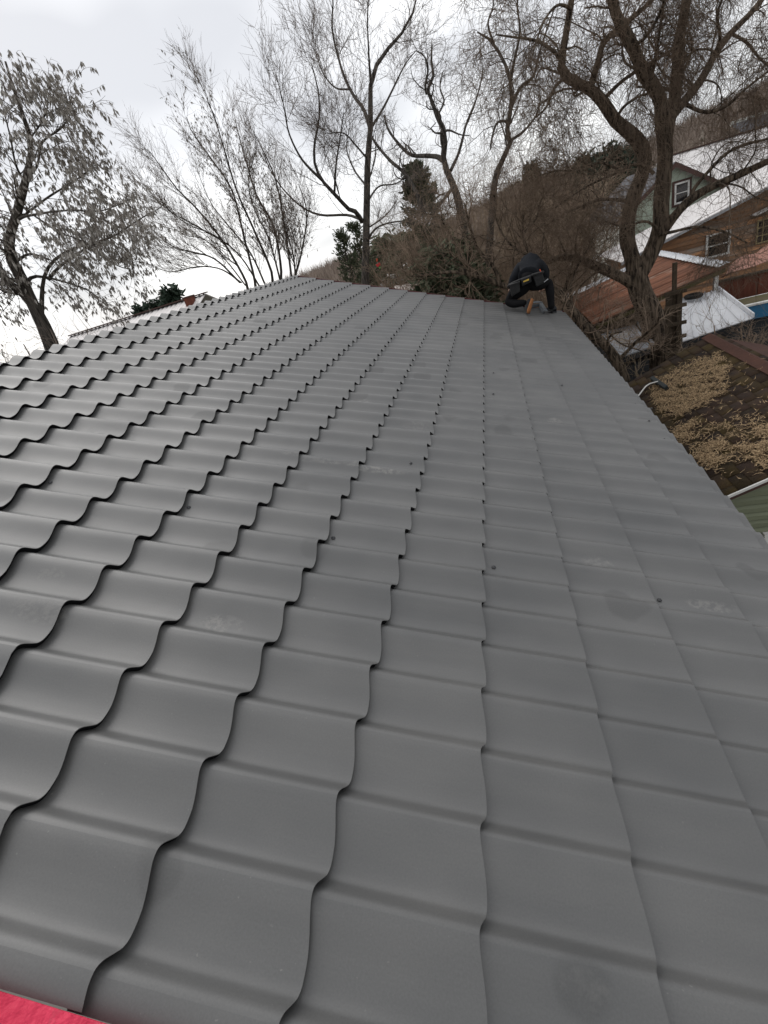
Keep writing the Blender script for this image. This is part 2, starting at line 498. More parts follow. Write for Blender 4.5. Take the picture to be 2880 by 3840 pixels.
# ------------------------------------------------------------------ ground, hill, path
M_EARTH = mat('yard_earth', (.10, .075, .05), (.055, .05, .03), rough=.95, scale=1.2, bump=.4, bscale=9, c3=(.06, .075, .03), c3scale=.25, c3lo=.5, c3hi=.62)
M_HILL = mat('hill_scrub', (.24, .20, .165), (.14, .12, .10), rough=1.0, scale=.09, bump=.0, c3=(.05, .055, .03), c3scale=.03, c3lo=.52, c3hi=.62)
M_CONC = mat('pale_concrete', (.42, .40, .37), (.30, .28, .25), rough=.9, scale=1.5, bump=.2)
g = MB()
R_ = 2600
ring = [(R_ * math.cos(a), R_ * math.sin(a) + 10, GZ) for a in np.linspace(0, 2 * math.pi, 49)[:-1]]
g.poly(ring)
tag(g.build('ground', M_EARTH), kind='structure')
sky_px = [(700, 1172), (1000, 1070), (1150, 1015), (1300, 950), (1400, 925), (1500, 893), (1620, 840), (1700, 810), (1850, 740), (1940, 685), (2060, 650),
          (2200, 602), (2320, 565), (2450, 515), (2600, 440), (2700, 398), (2800, 350), (2880, 308), (3000, 262), (3200, 190), (3500, 90), (4000, -50)]
HV, HQ = [], []
nr = 26
azs = []
for (px, py) in sky_px:
    d = ray(px, py); azs.append((math.atan2(d[0], d[1]), d[2] / math.hypot(d[0], d[1])))
azs.insert(0, (azs[0][0] - .25, -0.02)); 
A_ = np.linspace(azs[0][0], azs[-1][0], 160)
EL_ = np.interp(A_, [a for a, _ in azs], [b for _, b in azs])
def hill_h(a, r):
    e_ = np.interp(a, A_, EL_)
    rs = 260.0
    zs = CAM[2] + e_ * rs - GZ - 4.5
    t = np.clip((r - 62) / (rs - 62), 0, 1.25)
    w = 1 - (1 - np.clip(t, 0, 1)) ** 1.7
    return GZ + (zs + .6) * w - np.clip(t - 1, 0, 1) * 20
for r in np.linspace(60, 300, nr):
    for a in A_:
        n_ = 1.2 * math.sin(a * 60 + r * .11) * math.sin(r * .07 + a * 31) * min(1, (r - 60) / 60)
        HV.append((r * math.sin(a), r * math.cos(a), hill_h(a, r) + n_ - (0.5 if r < 61 else 0)))
na = len(A_)
for k in range(nr - 1):
    for q in range(na - 1):
        HQ.append((k * na + q, k * na + q + 1, (k + 1) * na + q + 1, (k + 1) * na + q))
o = link('hill', np_mesh('hill', HV, HQ, smooth=True), M_HILL)
tag(o, kind='structure')
pc = MB()
pc.poly([atz(px, py, GZ + .012) for px, py in ((1960, 1030), (2040, 985), (2180, 985), (2250, 1050), (2150, 1110), (2050, 1125))])
tag(pc.build('path', M_CONC), kind='structure')

# ------------------------------------------------------------------ neighbouring sheds and houses
M_SHING = mat('brown_shingle', (.050, .030, .021), (.026, .018, .014), rough=.95, scale=9, bump=.6, bscale=90, rand=.35, c3=(.066, .046, .016), c3scale=1.1, c3lo=.46, c3hi=.64)
M_RIDGE = mat('rust_brown_ridge', (.085, .038, .026), (.055, .026, .02), rough=.9, scale=7, bump=.5)
M_WHITE = mat('white_paint', (.74, .74, .72), (.62, .61, .58), rough=.55, scale=4)
M_SAGE = mat('sage_plank', (.21, .23, .155), (.17, .185, .12), rough=.7, scale=3, stretch=(.4, 1, 3), rand=.12, bump=.1)
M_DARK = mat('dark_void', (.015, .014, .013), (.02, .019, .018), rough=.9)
M_RUST = mat('rusty_sheet', (.31, .135, .078), (.16, .072, .046), rough=.85, scale=2.2, stretch=(.35, 1.2, 1), rand=.16, bump=.1, c3=(.36, .27, .21), c3scale=2.4, c3lo=.56, c3hi=.70)
M_GALV = mat('galvanised_sheet', (.52, .53, .55), (.34, .35, .37), rough=.42, scale=2.5, metal=.35, rand=.15)
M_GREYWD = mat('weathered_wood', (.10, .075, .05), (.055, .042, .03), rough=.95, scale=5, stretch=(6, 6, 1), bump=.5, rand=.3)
M_LOG = mat('brown_plank', (.46, .235, .115), (.24, .135, .08), rough=.8, scale=3.2, stretch=(.5, 2, 3), bump=.4, rand=.45, c3=(.27, .225, .19), c3scale=.7, c3lo=.48, c3hi=.62)
M_SNOWMETAL = mat('white_sheet_roof', (.72, .70, .69), (.60, .57, .56), rough=.6, scale=.8, c3=(.47, .43, .42), c3scale=.35, c3lo=.6, c3hi=.75)
M_MINT = mat('mint_siding', (.50, .57, .47), (.43, .50, .41), rough=.75, scale=2, rand=.07)
M_CREAM = mat('pale_siding', (.66, .67, .62), (.56, .57, .53), rough=.8, scale=2, rand=.06)
M_SLATE = mat('slate_grey_roof', (.095, .095, .105), (.06, .06, .068), rough=.8, scale=3, bump=.3, rand=.15)
M_MAROON = mat('maroon_trim', (.085, .045, .038), (.06, .034, .03), rough=.7, scale=5)
M_GLASS = mat('window_glass', (.012, .012, .014), (.02, .02, .022), rough=.08, spec=.6)
M_YELL = mat('ochre_bar', (.42, .34, .17), (.34, .27, .14), rough=.6)
M_RUSTW = mat('rust_brown_panel', (.16, .05, .028), (.09, .03, .02), rough=.85, scale=3, stretch=(3, 3, .6), rand=.2, bump=.3)
M_SALMON = mat('salmon_canvas', (.36, .185, .14), (.28, .14, .105), rough=.9, scale=3, bump=.4, bscale=8)
M_BLUE = mat('blue_paint', (.035, .17, .32), (.03, .13, .25), rough=.55, scale=4)
M_PINKROOF = mat('pinkish_white_roof', (.64, .56, .52), (.52, .45, .42), rough=.7, scale=.6, c3=(.74, .72, .70), c3scale=.5, c3lo=.45, c3hi=.6)
M_MOSSB = mat('mossy_board', (.085, .08, .03), (.11, .085, .05), rough=.95, scale=4, bump=.4)
M_SHEET = mat('white_coated_sheet', (.74, .755, .78), (.62, .63, .66), rough=.5, scale=1.3, c3=(.36, .24, .16), c3scale=1.7, c3lo=.66, c3hi=.8, bump=.05)
M_GREYSH = mat('blue_grey_sheet', (.36, .39, .43), (.30, .32, .36), rough=.5, scale=3)
M_BLOCK = mat('dark_slate_wall', (.045, .048, .052), (.03, .03, .032), rough=.9, scale=4, stretch=(1, 1, 4), bump=.4)

# --- brown shingled shed beside our eave, gable towards the camera
BX, BZ, BT = 3.461, 1.898, 0.43             # ridge x, ridge height, tangent of the pitch
BY0, BY1, BXE = 5.15, 9.5, 1.42
def bz(x): return BZ - BT * abs(x - BX)
bs_ = empty('shingled_shed', (BX, (BY0 + BY1) / 2, GZ))
tag(bs_, 'low shed with mossy brown shingle roof and sage green siding, littered with leaves', 'shed')
m = MB()
m.slab([(BXE, BY0, bz(BXE) - .03), (BX, BY0, BZ - .03), (BX, BY1, BZ - .03), (BXE, BY1, bz(BXE) - .03)], .03)
broof = m.build('roof', M_DARK, bs_)
cb2 = np.array([1, 0, BT]); cb2 = cb2 / np.linalg.norm(cb2)
nb2 = np.array([-cb2[2], 0, cb2[0]])
slen = (BX - BXE) / cb2[0]
shw, she = 0.30, 0.152
shm = {}
def shingle_mesh(w):
    k = round(w, 3)
    if k not in shm:
        V = []
        for x, z in ((-.012, .016), (she + .03, .003), (-.012, .006), (she + .03, -.004)):
            for y in (0.004, w - .004): V.append((x, y, z))
        me = np_mesh('shingle', V, [(0, 2, 3, 1), (4, 5, 7, 6), (0, 1, 5, 4), (0, 4, 6, 2), (1, 3, 7, 5)])
        me.materials.append(M_SHING); shm[k] = me
    return shm[k]
nrow = int(slen / she) + 1
boff = np.array(bs_.location)
rotb = Matrix(((cb2[0], 0, nb2[0], 0), (0, 1, 0, 0), (cb2[2], 0, nb2[2], 0), (0, 0, 0, 1)))
for r in range(nrow):
    y = BY0 - (shw * .5 if r % 2 else 0)
    while y < BY1 - .02:
        ya, yb = max(y, BY0), min(y + shw, BY1)
        if yb - ya > .04 and r * she < slen - .03:
            P = np.array([BXE, ya, bz(BXE)]) + cb2 * (r * she) + nb2 * (-.02 + random.uniform(0, .006))
            o = link('shingle', shingle_mesh(yb - ya), None, broof)
            mw = rotb @ Matrix.Rotation(random.gauss(0, .012), 4, 'Z'); mw.translation = Vector(P - boff); o.matrix_basis = mw
        y += shw
m = MB()   # far slope and ridge cap
m.slab([(BX, BY0, BZ - .01), (BX * 2 - BXE, BY0, bz(BXE) - .01), (BX * 2 - BXE, BY1, bz(BXE) - .01), (BX, BY1, BZ - .01)], .04)
m.build('roof_slope', M_RIDGE, bs_)
m = MB()
for s_ in (-1, 1):
    m.slab([(BX, BY0 - .01, BZ + .022), (BX + s_ * .13, BY0 - .01, BZ + .022 - .13 * BT), (BX + s_ * .13, BY1 + .01, BZ + .022 - .13 * BT), (BX, BY1 + .01, BZ + .022)], .008)
m.build('ridge_cap', M_RIDGE, bs_)
m = MB()
wy0, wy1, wx0, wx1 = BY0 + .18, BY1 - .18, BXE + .22, 2 * BX - BXE - .22
for y in (wy0 + .02, wy1):
    m.poly([(wx0, y, GZ), (wx1, y, GZ), (wx1, y, bz(wx1) - .06), (BX, y, BZ - .06), (wx0, y, bz(wx0) - .06)])
m.poly([(wx0, wy0, GZ), (wx0, wy1, GZ), (wx0, wy1, bz(wx0) - .06), (wx0, wy0, bz(wx0) - .06)])
m.poly([(wx1, wy0, GZ), (wx1, wy1, GZ), (wx1, wy1, bz(wx1) - .06), (wx1, wy0, bz(wx1) - .06)])
bwall = m.build('wall', M_DARK, bs_)
z = GZ + .02
while z < BZ - .15:
    top = z + .108
    xa = max(wx0, BX - (BZ - .08 - top) / BT); xb = min(wx1, BX + (BZ - .08 - top) / BT)
    if xb - xa > .1:
        p = MB()
        q = [(xa, wy0 - .002, z), (xb, wy0 - .002, z), (xb, wy0 + .016, z), (xa, wy0 + .016, z)]
        for (o0, za, o1, zb_) in ((.030, 0, .030, .052), (.030, .052, .004, .098)):
            p.hexa([(xa, wy0 - o0, z + za), (xb, wy0 - o0, z + za), (xb, wy0 + .014, z + za), (xa, wy0 + .014, z + za),
                (xa, wy0 - o1, z + zb_), (xb, wy0 - o1, z + zb_), (xb, wy0 + .014, z + zb_), (xa, wy0 + .014, z + zb_)])
        p.build('plank', M_SAGE, bwall)
    z += .108
for zz, mm_, nm in ((.0, M_WHITE, 'verge_trim'), (-.035, M_MAROON, 'verge_board')):
    m = MB()
    for s_ in (-1, 1):
        x0 = BX + s_ * (BX - BXE)
        for yy in (BY0,):
            a, b_ = np.array([x0, yy, bz(x0) + zz]), np.array([BX, yy, BZ + zz])
            m.hexa([a + (0, -.018, -.032), b_ + (0, -.018, -.032), b_ + (0, 0, -.032), a + (0, 0, -.032), a + (0, -.018, 0), b_ + (0, -.018, 0), b_, a])
    m.build(nm, mm_, bs_)

# --- corrugated sheet helper: waves across direction b, running along a
def corrugated(name, P0, a, b_, wpitch, amp, mt, parent, seg=6):
    a, b_ = np.asarray(a, float), np.asarray(b_, float)
    n = np.cross(a, b_); n /= np.linalg.norm(n); n = n if n[2] > 0 or abs(n[2]) < 1e-6 else -n
    lb = np.linalg.norm(b_); k = max(4, int(lb / wpitch * seg))
    t = np.linspace(0, 1, k + 1)
    h = amp * np.cos(2 * np.pi * t * lb / wpitch)
    row = P0 + t[:, None] * b_ + h[:, None] * n
    off = np.zeros(3); p = parent
    while p is not None: off += np.array(p.location); p = p.parent
    V = np.concatenate([row, row + a]) - off
    i = np.arange(k); K = k + 1
    Q = np.stack([i, i + 1, i + 1 + K, i + K], 1)
    o = link(name, np_mesh(name, V, Q, smooth=True), mt, parent)
    sd_ = o.modifiers.new('thick', 'SOLIDIFY'); sd_.thickness = .003; sd_.offset = -1
    return o

# --- rusty lean-to
LA, LB = np.array([2.39, 14.0, 1.50]), np.array([2.39, 19.5, 1.50])
LD, LC = np.array([5.41, 14.0, 2.15]), np.array([5.41, 19.5, 2.15])
lt = empty('lean_to_shed', (3.9, 16.7, GZ))
tag(lt, 'open lean-to with rusty corrugated iron roof and a bright galvanised strip, behind the willow trunk', 'shed')
nsh = 7
for k in range(nsh):
    f0 = k / nsh
    Pk = LA + (LB - LA) * f0 + np.array([0, 0, .012 * (k % 2)])
    mt = M_GALV if k == nsh - 1 else M_RUST
    corrugated('roof_sheet', Pk, (LD - LA), (LB - LA) / nsh * 1.03, .26, .034, mt, lt, seg=10)
m = MB()
top_a, top_b = LA + (LD - LA) * .93 + (0, .0, .02), LD + (0, 0, .02)
corrugated('ridge_sheet', top_a + np.array([0, 0, .05]), (LD - LA) * .085, (LB - LA), .26, .010, M_GALV, lt, seg=10)
m = MB()
for (x, y) in ((2.6, 14.12), (5.2, 14.12), (2.6, 19.3), (5.2, 19.3)):
    zt_ = 1.5 + (x - 2.39) * .215 - .06
    m2 = MB(); m2.box((x, y, (GZ + zt_) / 2), .09, .09, zt_ - GZ)
    m2.build('post', M_WHITE if x > 5 and y < 15 else M_GREYWD, lt)
m = MB()
a, b_ = LA + (.05, .03, -.03), LD + (-.05, .03, -.03)
m.hexa([a + (0, 0, -.09), b_ + (0, 0, -.09), b_ + (0, .04, -.09), a + (0, .04, -.09), a, b_, b_ + (0, .04, 0), a + (0, .04, 0)])
m.build('beam', M_MOSSB, lt)
for k in range(9):
    m = MB(); zz = GZ + .15 + k * .27
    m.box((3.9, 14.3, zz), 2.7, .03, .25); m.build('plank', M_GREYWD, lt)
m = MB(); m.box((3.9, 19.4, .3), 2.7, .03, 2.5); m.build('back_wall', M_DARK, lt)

# --- flat roofed store with leaves, left of the willow
fs = empty('flat_store', (2.85, 12.9, GZ))
tag(fs, 'small store with flat blue-grey sheet roof half covered in fallen leaves', 'shed')
zc = 1.22
cs = [atz(2232, 1243, zc), atz(2380, 1215, zc), atz(2440, 1300, zc), atz(2318, 1340, zc)]
m = MB(); m.slab(cs, .03); m.build('roof', M_GREYSH, fs)
m = MB(); m.slab([c + (0, 0, -.034) for c in cs], .12); m.build('edge_beam', M_BLOCK, fs)
for k in range(9):
    m = MB(); z0 = GZ + k * .24
    q = [np.array([c[0], c[1], 0]) for c in cs]; ctr = sum(q) / 4
    q = [ctr + (c - ctr) * (.95 + .01 * (k % 2)) for c in q]
    if z0 + .235 < zc - .16:
        m.hexa([c + (0, 0, z0) for c in q] + [c + (0, 0, z0 + .235) for c in q]); m.build('wall_course', M_BLOCK, fs)
e0, e1 = cs[1] + (.03, 0, .02), cs[2] + (.03, 0, .02)
m = MB(); d_ = e1 - e0
m.hexa([e0, e1, e1 + (.05, 0, 0), e0 + (.05, 0, 0), e0 + (0, 0, .05), e1 + (0, 0, .05), e1 + (.05, 0, .05), e0 + (.05, 0, .05)]); m.build('edge_strip', M_GALV, fs)

# --- white sheet roof right of the trunk
ws_ = empty('white_roof_shed', (4.6, 13.0, GZ))
tag(ws_, 'low shed with white sheet metal roof, twigs lying on it, right of the willow trunk', 'shed')
q = [at(2560, 1280, 12.0), at(2823, 1192, 12.0), at(2690, 1088, 14.0), at(2548, 1120, 14.0)]
qq = [np.array(x) for x in q]
nst = 6
for k in range(nst):
    f0, f1 = k / nst, (k + 1) / nst - .004
    m = MB()
    m.slab([qq[0] + (qq[1] - qq[0]) * f0, qq[0] + (qq[1] - qq[0]) * f1, qq[3] + (qq[2] - qq[3]) * f1, qq[3] + (qq[2] - qq[3]) * f0], .02)
    m.build('roof_sheet', M_SHEET, ws_)
    if k:
        m = MB(); a = qq[0] + (qq[1] - qq[0]) * f0; b_ = qq[3] + (qq[2] - qq[3]) * f0
        m.hexa([a + (-.012, 0, .0), a + (.012, 0, 0), b_ + (.012, 0, 0), b_ + (-.012, 0, 0), a + (-.008, 0, .03), a + (.008, 0, .03), b_ + (.008, 0, .03), b_ + (-.008, 0, .03)])
        m.build('seam', M_SHEET, ws_)
m = MB(); a, b_ = qq[1], qq[2]
m.hexa([a + (0, 0, 0), a + (.03, 0, 0), b_ + (.03, 0, 0), b_, a + (0, 0, .09), a + (.03, 0, .09), b_ + (.03, 0, .09), b_ + (0, 0, .09)])
m.build('edge_upstand', M_SHEET, ws_)
for k in range(8):
    m = MB(); z0 = GZ + k * .28
    c4 = [np.array([x[0], x[1], 0]) for x in qq]; ctr = sum(c4) / 4; c4 = [ctr + (c - ctr) * (.94 + .012 * (k % 2)) for c in c4]
    if z0 + .27 < 1.12:
        m.hexa([c + (0, 0, z0) for c in c4] + [c + (0, 0, z0 + .27) for c in c4]); m.build('wall_course', M_BLOCK, ws_)
m = MB(); c4 = [x - (0, 0, .03) for x in qq]; m.slab(c4, .08); m.build('frame', M_BLOCK, ws_)

# --- wooden uprights between trunk and white roof
gt = empty('timber_frame', (3.98, 11.9, GZ))
tag(gt, 'old weathered timber frame of posts and rails between willow trunk and white roof', 'frame')
pl, pr = at(2508, 1100, 11.9), at(2548, 1090, 11.9)
for P in (pl, pr):
    m = MB(); m.box((P[0], 11.9, (GZ + P[2]) / 2), .10, .09, P[2] - GZ); m.build('post', M_GREYWD, gt, bevel=.006)
m = MB(); P = at(2532, 985, 12.0); m.box((P[0], 12.02, (P[2] + .8) / 2), .075, .075, P[2] - .8); m.build('post', M_GREYWD, gt)
for py in (1098, 1150, 1215, 1265, 1320):
    P = at(2528, py, 11.86); m = MB(); m.box((P[0] + .02, 11.84, P[2]), .42, .035, .075); m.build('rail', M_GREYWD, gt)
for k, px in enumerate((2520, 2530, 2540)):
    P = at(px, 1250, 11.93); m = MB(); m.box((P[0], 11.94, .25), .075, .02, 2.5 - .1 * k); m.build('board', M_GREYWD, gt)

# --- rust brown panel fence, salmon canvas and blue trough on the right
rf = empty('panel_fence', (6.2, 14.6, GZ))
tag(rf, 'rust brown panel fence beyond the white roof', 'fence')
x = 5.42
while x < 9.3:
    m = MB(); zt2 = 1.72 + .02 * math.sin(x * 9); m.box((x + .15, 14.6 + random.uniform(-.01, .01), (GZ + zt2) / 2), .295, .03, zt2 - GZ); m.build('panel', M_RUSTW, rf)
    x += .3
m = MB(); m.box((7.3, 14.56, 1.74), 3.8, .07, .05); m.build('top_rail', M_GREYWD, rf)
m = MB(); m.box((7.3, 14.45, 1.05), 3.8, .05, .22); m.build('foot_board', M_MOSSB, rf)
cv = MB(); V = []; 
pts = [at(2700, 1040, 14.9), at(2880, 985, 14.9)]
nx, ny = 14, 8
base0, base1 = pts[0], pts[0] + (pts[1] - pts[0]) * 2.0
up0, up1 = at(2735, 1000, 17.0), at(2735, 1000, 17.0) + (at(2880, 935, 17.0) - at(2735, 1000, 17.0)) * 2.0
for a_ in range(nx + 1):
    for b2 in range(ny + 1):
        s_, t_ = a_ / nx, b2 / ny
        P = (base0 * (1 - s_) + base1 * s_) * (1 - t_) + (up0 * (1 - s_) + up1 * s_) * t_
        P = P + np.array([0, 0, .10 * abs(math.sin(s_ * 9.4)) * (.3 + t_) - .12 * math.sin(math.pi * t_)])
        V.append(P)
Q = [(a_ * (ny + 1) + b2, a_ * (ny + 1) + b2 + 1, (a_ + 1) * (ny + 1) + b2 + 1, (a_ + 1) * (ny + 1) + b2) for a_ in range(nx) for b2 in range(ny)]
o = link('canvas_cover', np_mesh('canvas_cover', V, Q, smooth=True), M_SALMON)
sd_ = o.modifiers.new('thick', 'SOLIDIFY'); sd_.thickness = .01
tag(o, 'sagging salmon pink canvas cover in front of the wooden house', 'cover')
bt = empty('blue_trough', (6.2, 13.2, GZ))
tag(bt, 'blue painted long box with white rim beside the white roof', 'box')
m = MB(); P = at(2762, 1158, 13.0); m.box((P[0] + 1.1, 13.35, P[2] - .17), 2.2, .7, .3); m.build('side', M_BLUE, bt, bevel=.01)
m = MB(); m.box((P[0] + 1.1, 13.4, (GZ + P[2] - .33) / 2), 2.1, .6, P[2] - .33 - GZ); m.build('plinth', M_BLOCK, bt)
m = MB(); m.box((P[0] + 1.1, 13.35, P[2] + .01), 2.26, .76, .05); m.build('rim', M_WHITE, bt, bevel=.01)
m = MB(); m.box((P[0] + 1.1, 13.35, P[2] + .02), 2.1, .6, .04); m.build('lid', M_MOSSB, bt)

# --- plank house with white roof
def plane_hit(px, py, n, d0):
    d = ray(px, py); t = (d0 - np.dot(n, CAM)) / np.dot(n, d); return CAM + d * t
def window(parent, x0, x1, z0, z1, y, fr=.06, bars=(), frame_mat=None, outer=None, barmat=None):
    """sash window in a wall facing -Y; parts: window (frame) > pane, bar"""
    frame_mat = frame_mat or M_WHITE
    if outer:
        m = MB()
        o_ = .09
        for (a, b_, c, d_) in ((x0 - o_, x1 + o_, z1, z1 + o_), (x0 - o_, x1 + o_, z0 - o_, z0), (x0 - o_, x0, z0, z1), (x1, x1 + o_, z0, z1)):
            m.box(((a + b_) / 2, y - .02, (c + d_) / 2), b_ - a, .05, d_ - c)
        m.build('window_surround', outer, parent)
    m = MB()
    for (a, b_, c, d_) in ((x0, x1, z1 - fr, z1), (x0, x1, z0, z0 + fr), (x0, x0 + fr, z0 + fr, z1 - fr), (x1 - fr, x1, z0 + fr, z1 - fr)):
        m.box(((a + b_) / 2, y - .035, (c + d_) / 2), b_ - a, .06, d_ - c)
    w = m.build('window', frame_mat, parent)
    m = MB(); m.box(((x0 + x1) / 2, y - .012, (z0 + z1) / 2), x1 - x0 - 2 * fr + .004, .008, z1 - z0 - 2 * fr + .004); m.build('pane', M_GLASS, w)
    for (kind, f_) in bars:
        m = MB()
        if kind == 'h': m.box(((x0 + x1) / 2, y - .03, z0 + (z1 - z0) * f_), x1 - x0 - 2 * fr, .024, .035)
        else: m.box((x0 + (x1 - x0) * f_, y - .028, (z0 + z1) / 2), .028, .02, z1 - z0 - 2 * fr)
        m.build('bar', barmat or frame_mat, w)
    return w
P = at(2868, 2003, wy0 - .05)
window(bs_, P[0] - .02, P[0] + .98, P[2] - .72, P[2] + .02, wy0 - .03, .05, [('v', .5)])
HX0, HX1, HY = 5.1, 13.4, 22.0
ht = .255
def hz(x): return 2.28 + ht * (x - 6.26)
nrm = np.array([-ht, 0, 1.0]); d0 = np.dot(nrm, (6.26, 22, 2.28))
HY2 = plane_hit(2717, 708, nrm, d0)[1]
HY2 = float(np.clip(HY2, 26, 40))
wh = empty('plank_house', (9.3, HY, GZ))
tag(wh, 'brown plank house with white sheet roof and white framed window', 'house')
npn = 9
for k in range(npn):
    ya, yb = HY - .35 + (HY2 - HY + .35) * k / npn, HY - .35 + (HY2 - HY + .35) * (k + 1) / npn - .01
    m = MB(); xa = HX0 - .35; m.slab([(xa, ya, hz(xa)), (HX1, ya, hz(HX1)), (HX1, yb, hz(HX1)), (xa, yb, hz(xa))], .035); m.build('roof_sheet', M_SNOWMETAL, wh)
m = MB(); m.slab([(HX1, HY - .35, hz(HX1)), (HX1 + 8, HY - .35, hz(HX1) - 2), (HX1 + 8, HY2, hz(HX1) - 2), (HX1, HY2, hz(HX1))], .035); m.build('roof_slope', M_SNOWMETAL, wh)
m = MB(); a, b_ = np.array([HX0 - .35, HY - .36, hz(HX0 - .35) - .045]), np.array([HX1, HY - .36, hz(HX1) - .045])
m.hexa([a + (0, -.02, -.07), b_ + (0, -.02, -.07), b_ + (0, .02, -.07), a + (0, .02, -.07), a + (0, -.02, 0), b_ + (0, -.02, 0), b_ + (0, .02, 0), a + (0, .02, 0)]); m.build('verge_trim', M_GALV, wh)
m = MB()
m.poly([(HX0, HY + .02, GZ), (HX1 + 8, HY + .02, GZ), (HX1 + 8, HY + .02, hz(HX1) - 2.2), (HX1, HY + .02, hz(HX1) - .1), (HX0, HY + .02, hz(HX0) - .1)])
m.poly([(HX0, HY + .02, GZ), (HX0, HY + .02, hz(HX0) - .1), (HX0, HY2 - .3, hz(HX0) - .1), (HX0, HY2 - .3, GZ)])
wwall = m.build('wall', M_LOG, wh)
z = GZ
k = 0
while z < hz(HX1) - .25:
    xa = max(HX0, 6.26 + (z + .15 + .12 - 2.28) / ht)
    if HX1 - xa > .3:
        xm = xa + (HX1 - xa) * random.uniform(.3, .7)
        for (p0, p1) in ((xa, xm - .006), (xm + .006, HX1)):
            m = MB(); dz = random.uniform(-.006, .006)
            m.hexa([(p0, HY - .035 + dz, z), (p1, HY - .035 - dz, z), (p1, HY + .015, z), (p0, HY + .015, z),
                    (p0, HY - .012, z + .143), (p1, HY - .012, z + .143 + dz), (p1, HY + .015, z + .143), (p0, HY + .015, z + .143)])
            m.build('plank', M_LOG, wwall)
    z += .15; k += 1
window(wh, 7.68, 8.47, 1.2, 2.0, HY - .03, .065, [('h', .5)])
window(wh, 9.28, 10.3, 1.28, 2.06, HY - .03, .04, [('h', .33), ('h', .66), ('v', .2), ('v', .4), ('v', .6), ('v', .8)], frame_mat=M_YELL)
m = MB(); a = at(2838, 792, HY - .3); m.box((a[0] + .8, HY - .25, a[2] + .1), 1.8, .4, .04, ax=((.97, 0, .24), (0, 1, 0), (-.24, 0, .97))); m.build('canopy', M_SNOWMETAL, wh)

# --- mint green gabled house behind it
GY, GY2 = 28.0, 36.0
gap = np.array([8.35, GY, 4.59]); gt_ = .69
gxl, gxr = 5.85, 10.85
def gz_(x): return gap[2] - gt_ * abs(x - gap[0])
gh = empty('gabled_house', (8.35, GY, GZ))
tag(gh, 'mint green gabled house with slate grey roof and maroon trim behind the willow', 'house')
for (x0, nm, mm_) in ((gxl, 'roof_slope', M_SLATE), (gxr, 'roof_slope', M_SLATE)):
    for k in range(8):
        f0, f1 = k / 8, (k + 1) / 8
        xa, xb = x0 + (gap[0] - x0) * f0, x0 + (gap[0] - x0) * f1
        m = MB(); m.slab([(xa, GY - .35, gz_(xa) + .03), (xb, GY - .35, gz_(xb) + .012), (xb, GY2, gz_(xb) + .012), (xa, GY2, gz_(xa) + .03)], .03); m.build('shingle_course', M_SLATE, gh)
m = MB()
for x0 in (gxl, gxr):
    a, b_ = np.array([x0, GY - .36, gz_(x0)]), np.array([gap[0], GY - .36, gap[2]])
    m.hexa([a + (0, -.03, -.2), b_ + (0, -.03, -.2), b_ + (0, 0, -.2), a + (0, 0, -.2), a + (0, -.03, 0), b_ + (0, -.03, 0), b_, a])
m.build('bargeboard', M_MAROON, gh)
m = MB(); x0, x1 = gxl + .3, gxr - .3
for y in (GY, GY2 - .3):
    m.poly([(x0, y, GZ), (x1, y, GZ), (x1, y, gz_(x1) - .1), (gap[0], y, gap[2] - .1), (x0, y, gz_(x0) - .1)])
m.poly([(x0, GY, GZ), (x0, GY2 - .3, GZ), (x0, GY2 - .3, gz_(x0) - .1), (x0, GY, gz_(x0) - .1)])
m.poly([(x1, GY, GZ), (x1, GY2 - .3, GZ), (x1, GY2 - .3, gz_(x1) - .1), (x1, GY, gz_(x1) - .1)])
gw = m.build('wall', M_CREAM, gh)
z = GZ
while z < gap[2] - .4:
    h_ = .19
    xa = max(x0, gap[0] - (gap[2] - .1 - z - h_) / gt_); xb = min(x1, gap[0] + (gap[2] - .1 - z - h_) / gt_)
    if xb - xa > .3:
        m = MB(); m.hexa([(xa, GY - .035, z), (xb, GY - .035, z), (xb, GY - .005, z), (xa, GY - .005, z), (xa, GY - .014, z + .185), (xb, GY - .014, z + .185), (xb, GY - .005, z + .185), (xa, GY - .005, z + .185)])
        m.build('siding_board', M_MINT if z > 1.4 else M_CREAM, gw)
    m = MB(); m.hexa([(x0 - .035, GY + .01, z), (x0 - .005, GY + .01, z), (x0 - .005, GY2 - .31, z), (x0 - .035, GY2 - .31, z), (x0 - .014, GY + .01, z + .185), (x0 - .005, GY + .01, z + .185), (x0 - .005, GY2 - .31, z + .185), (x0 - .014, GY2 - .31, z + .185)])
    if z + .2 < gz_(x0): m.build('siding_board', M_CREAM, gw)
    z += .19
window(gh, 8.40, 9.0, 2.92, 3.76, GY - .04, .07, [('h', .5)], outer=M_MAROON)
m = MB(); m.box((gxl - .2, GY2 + .6, .75), .9, 1.0, 3.5); m.build('annex', M_RUSTW, gh)

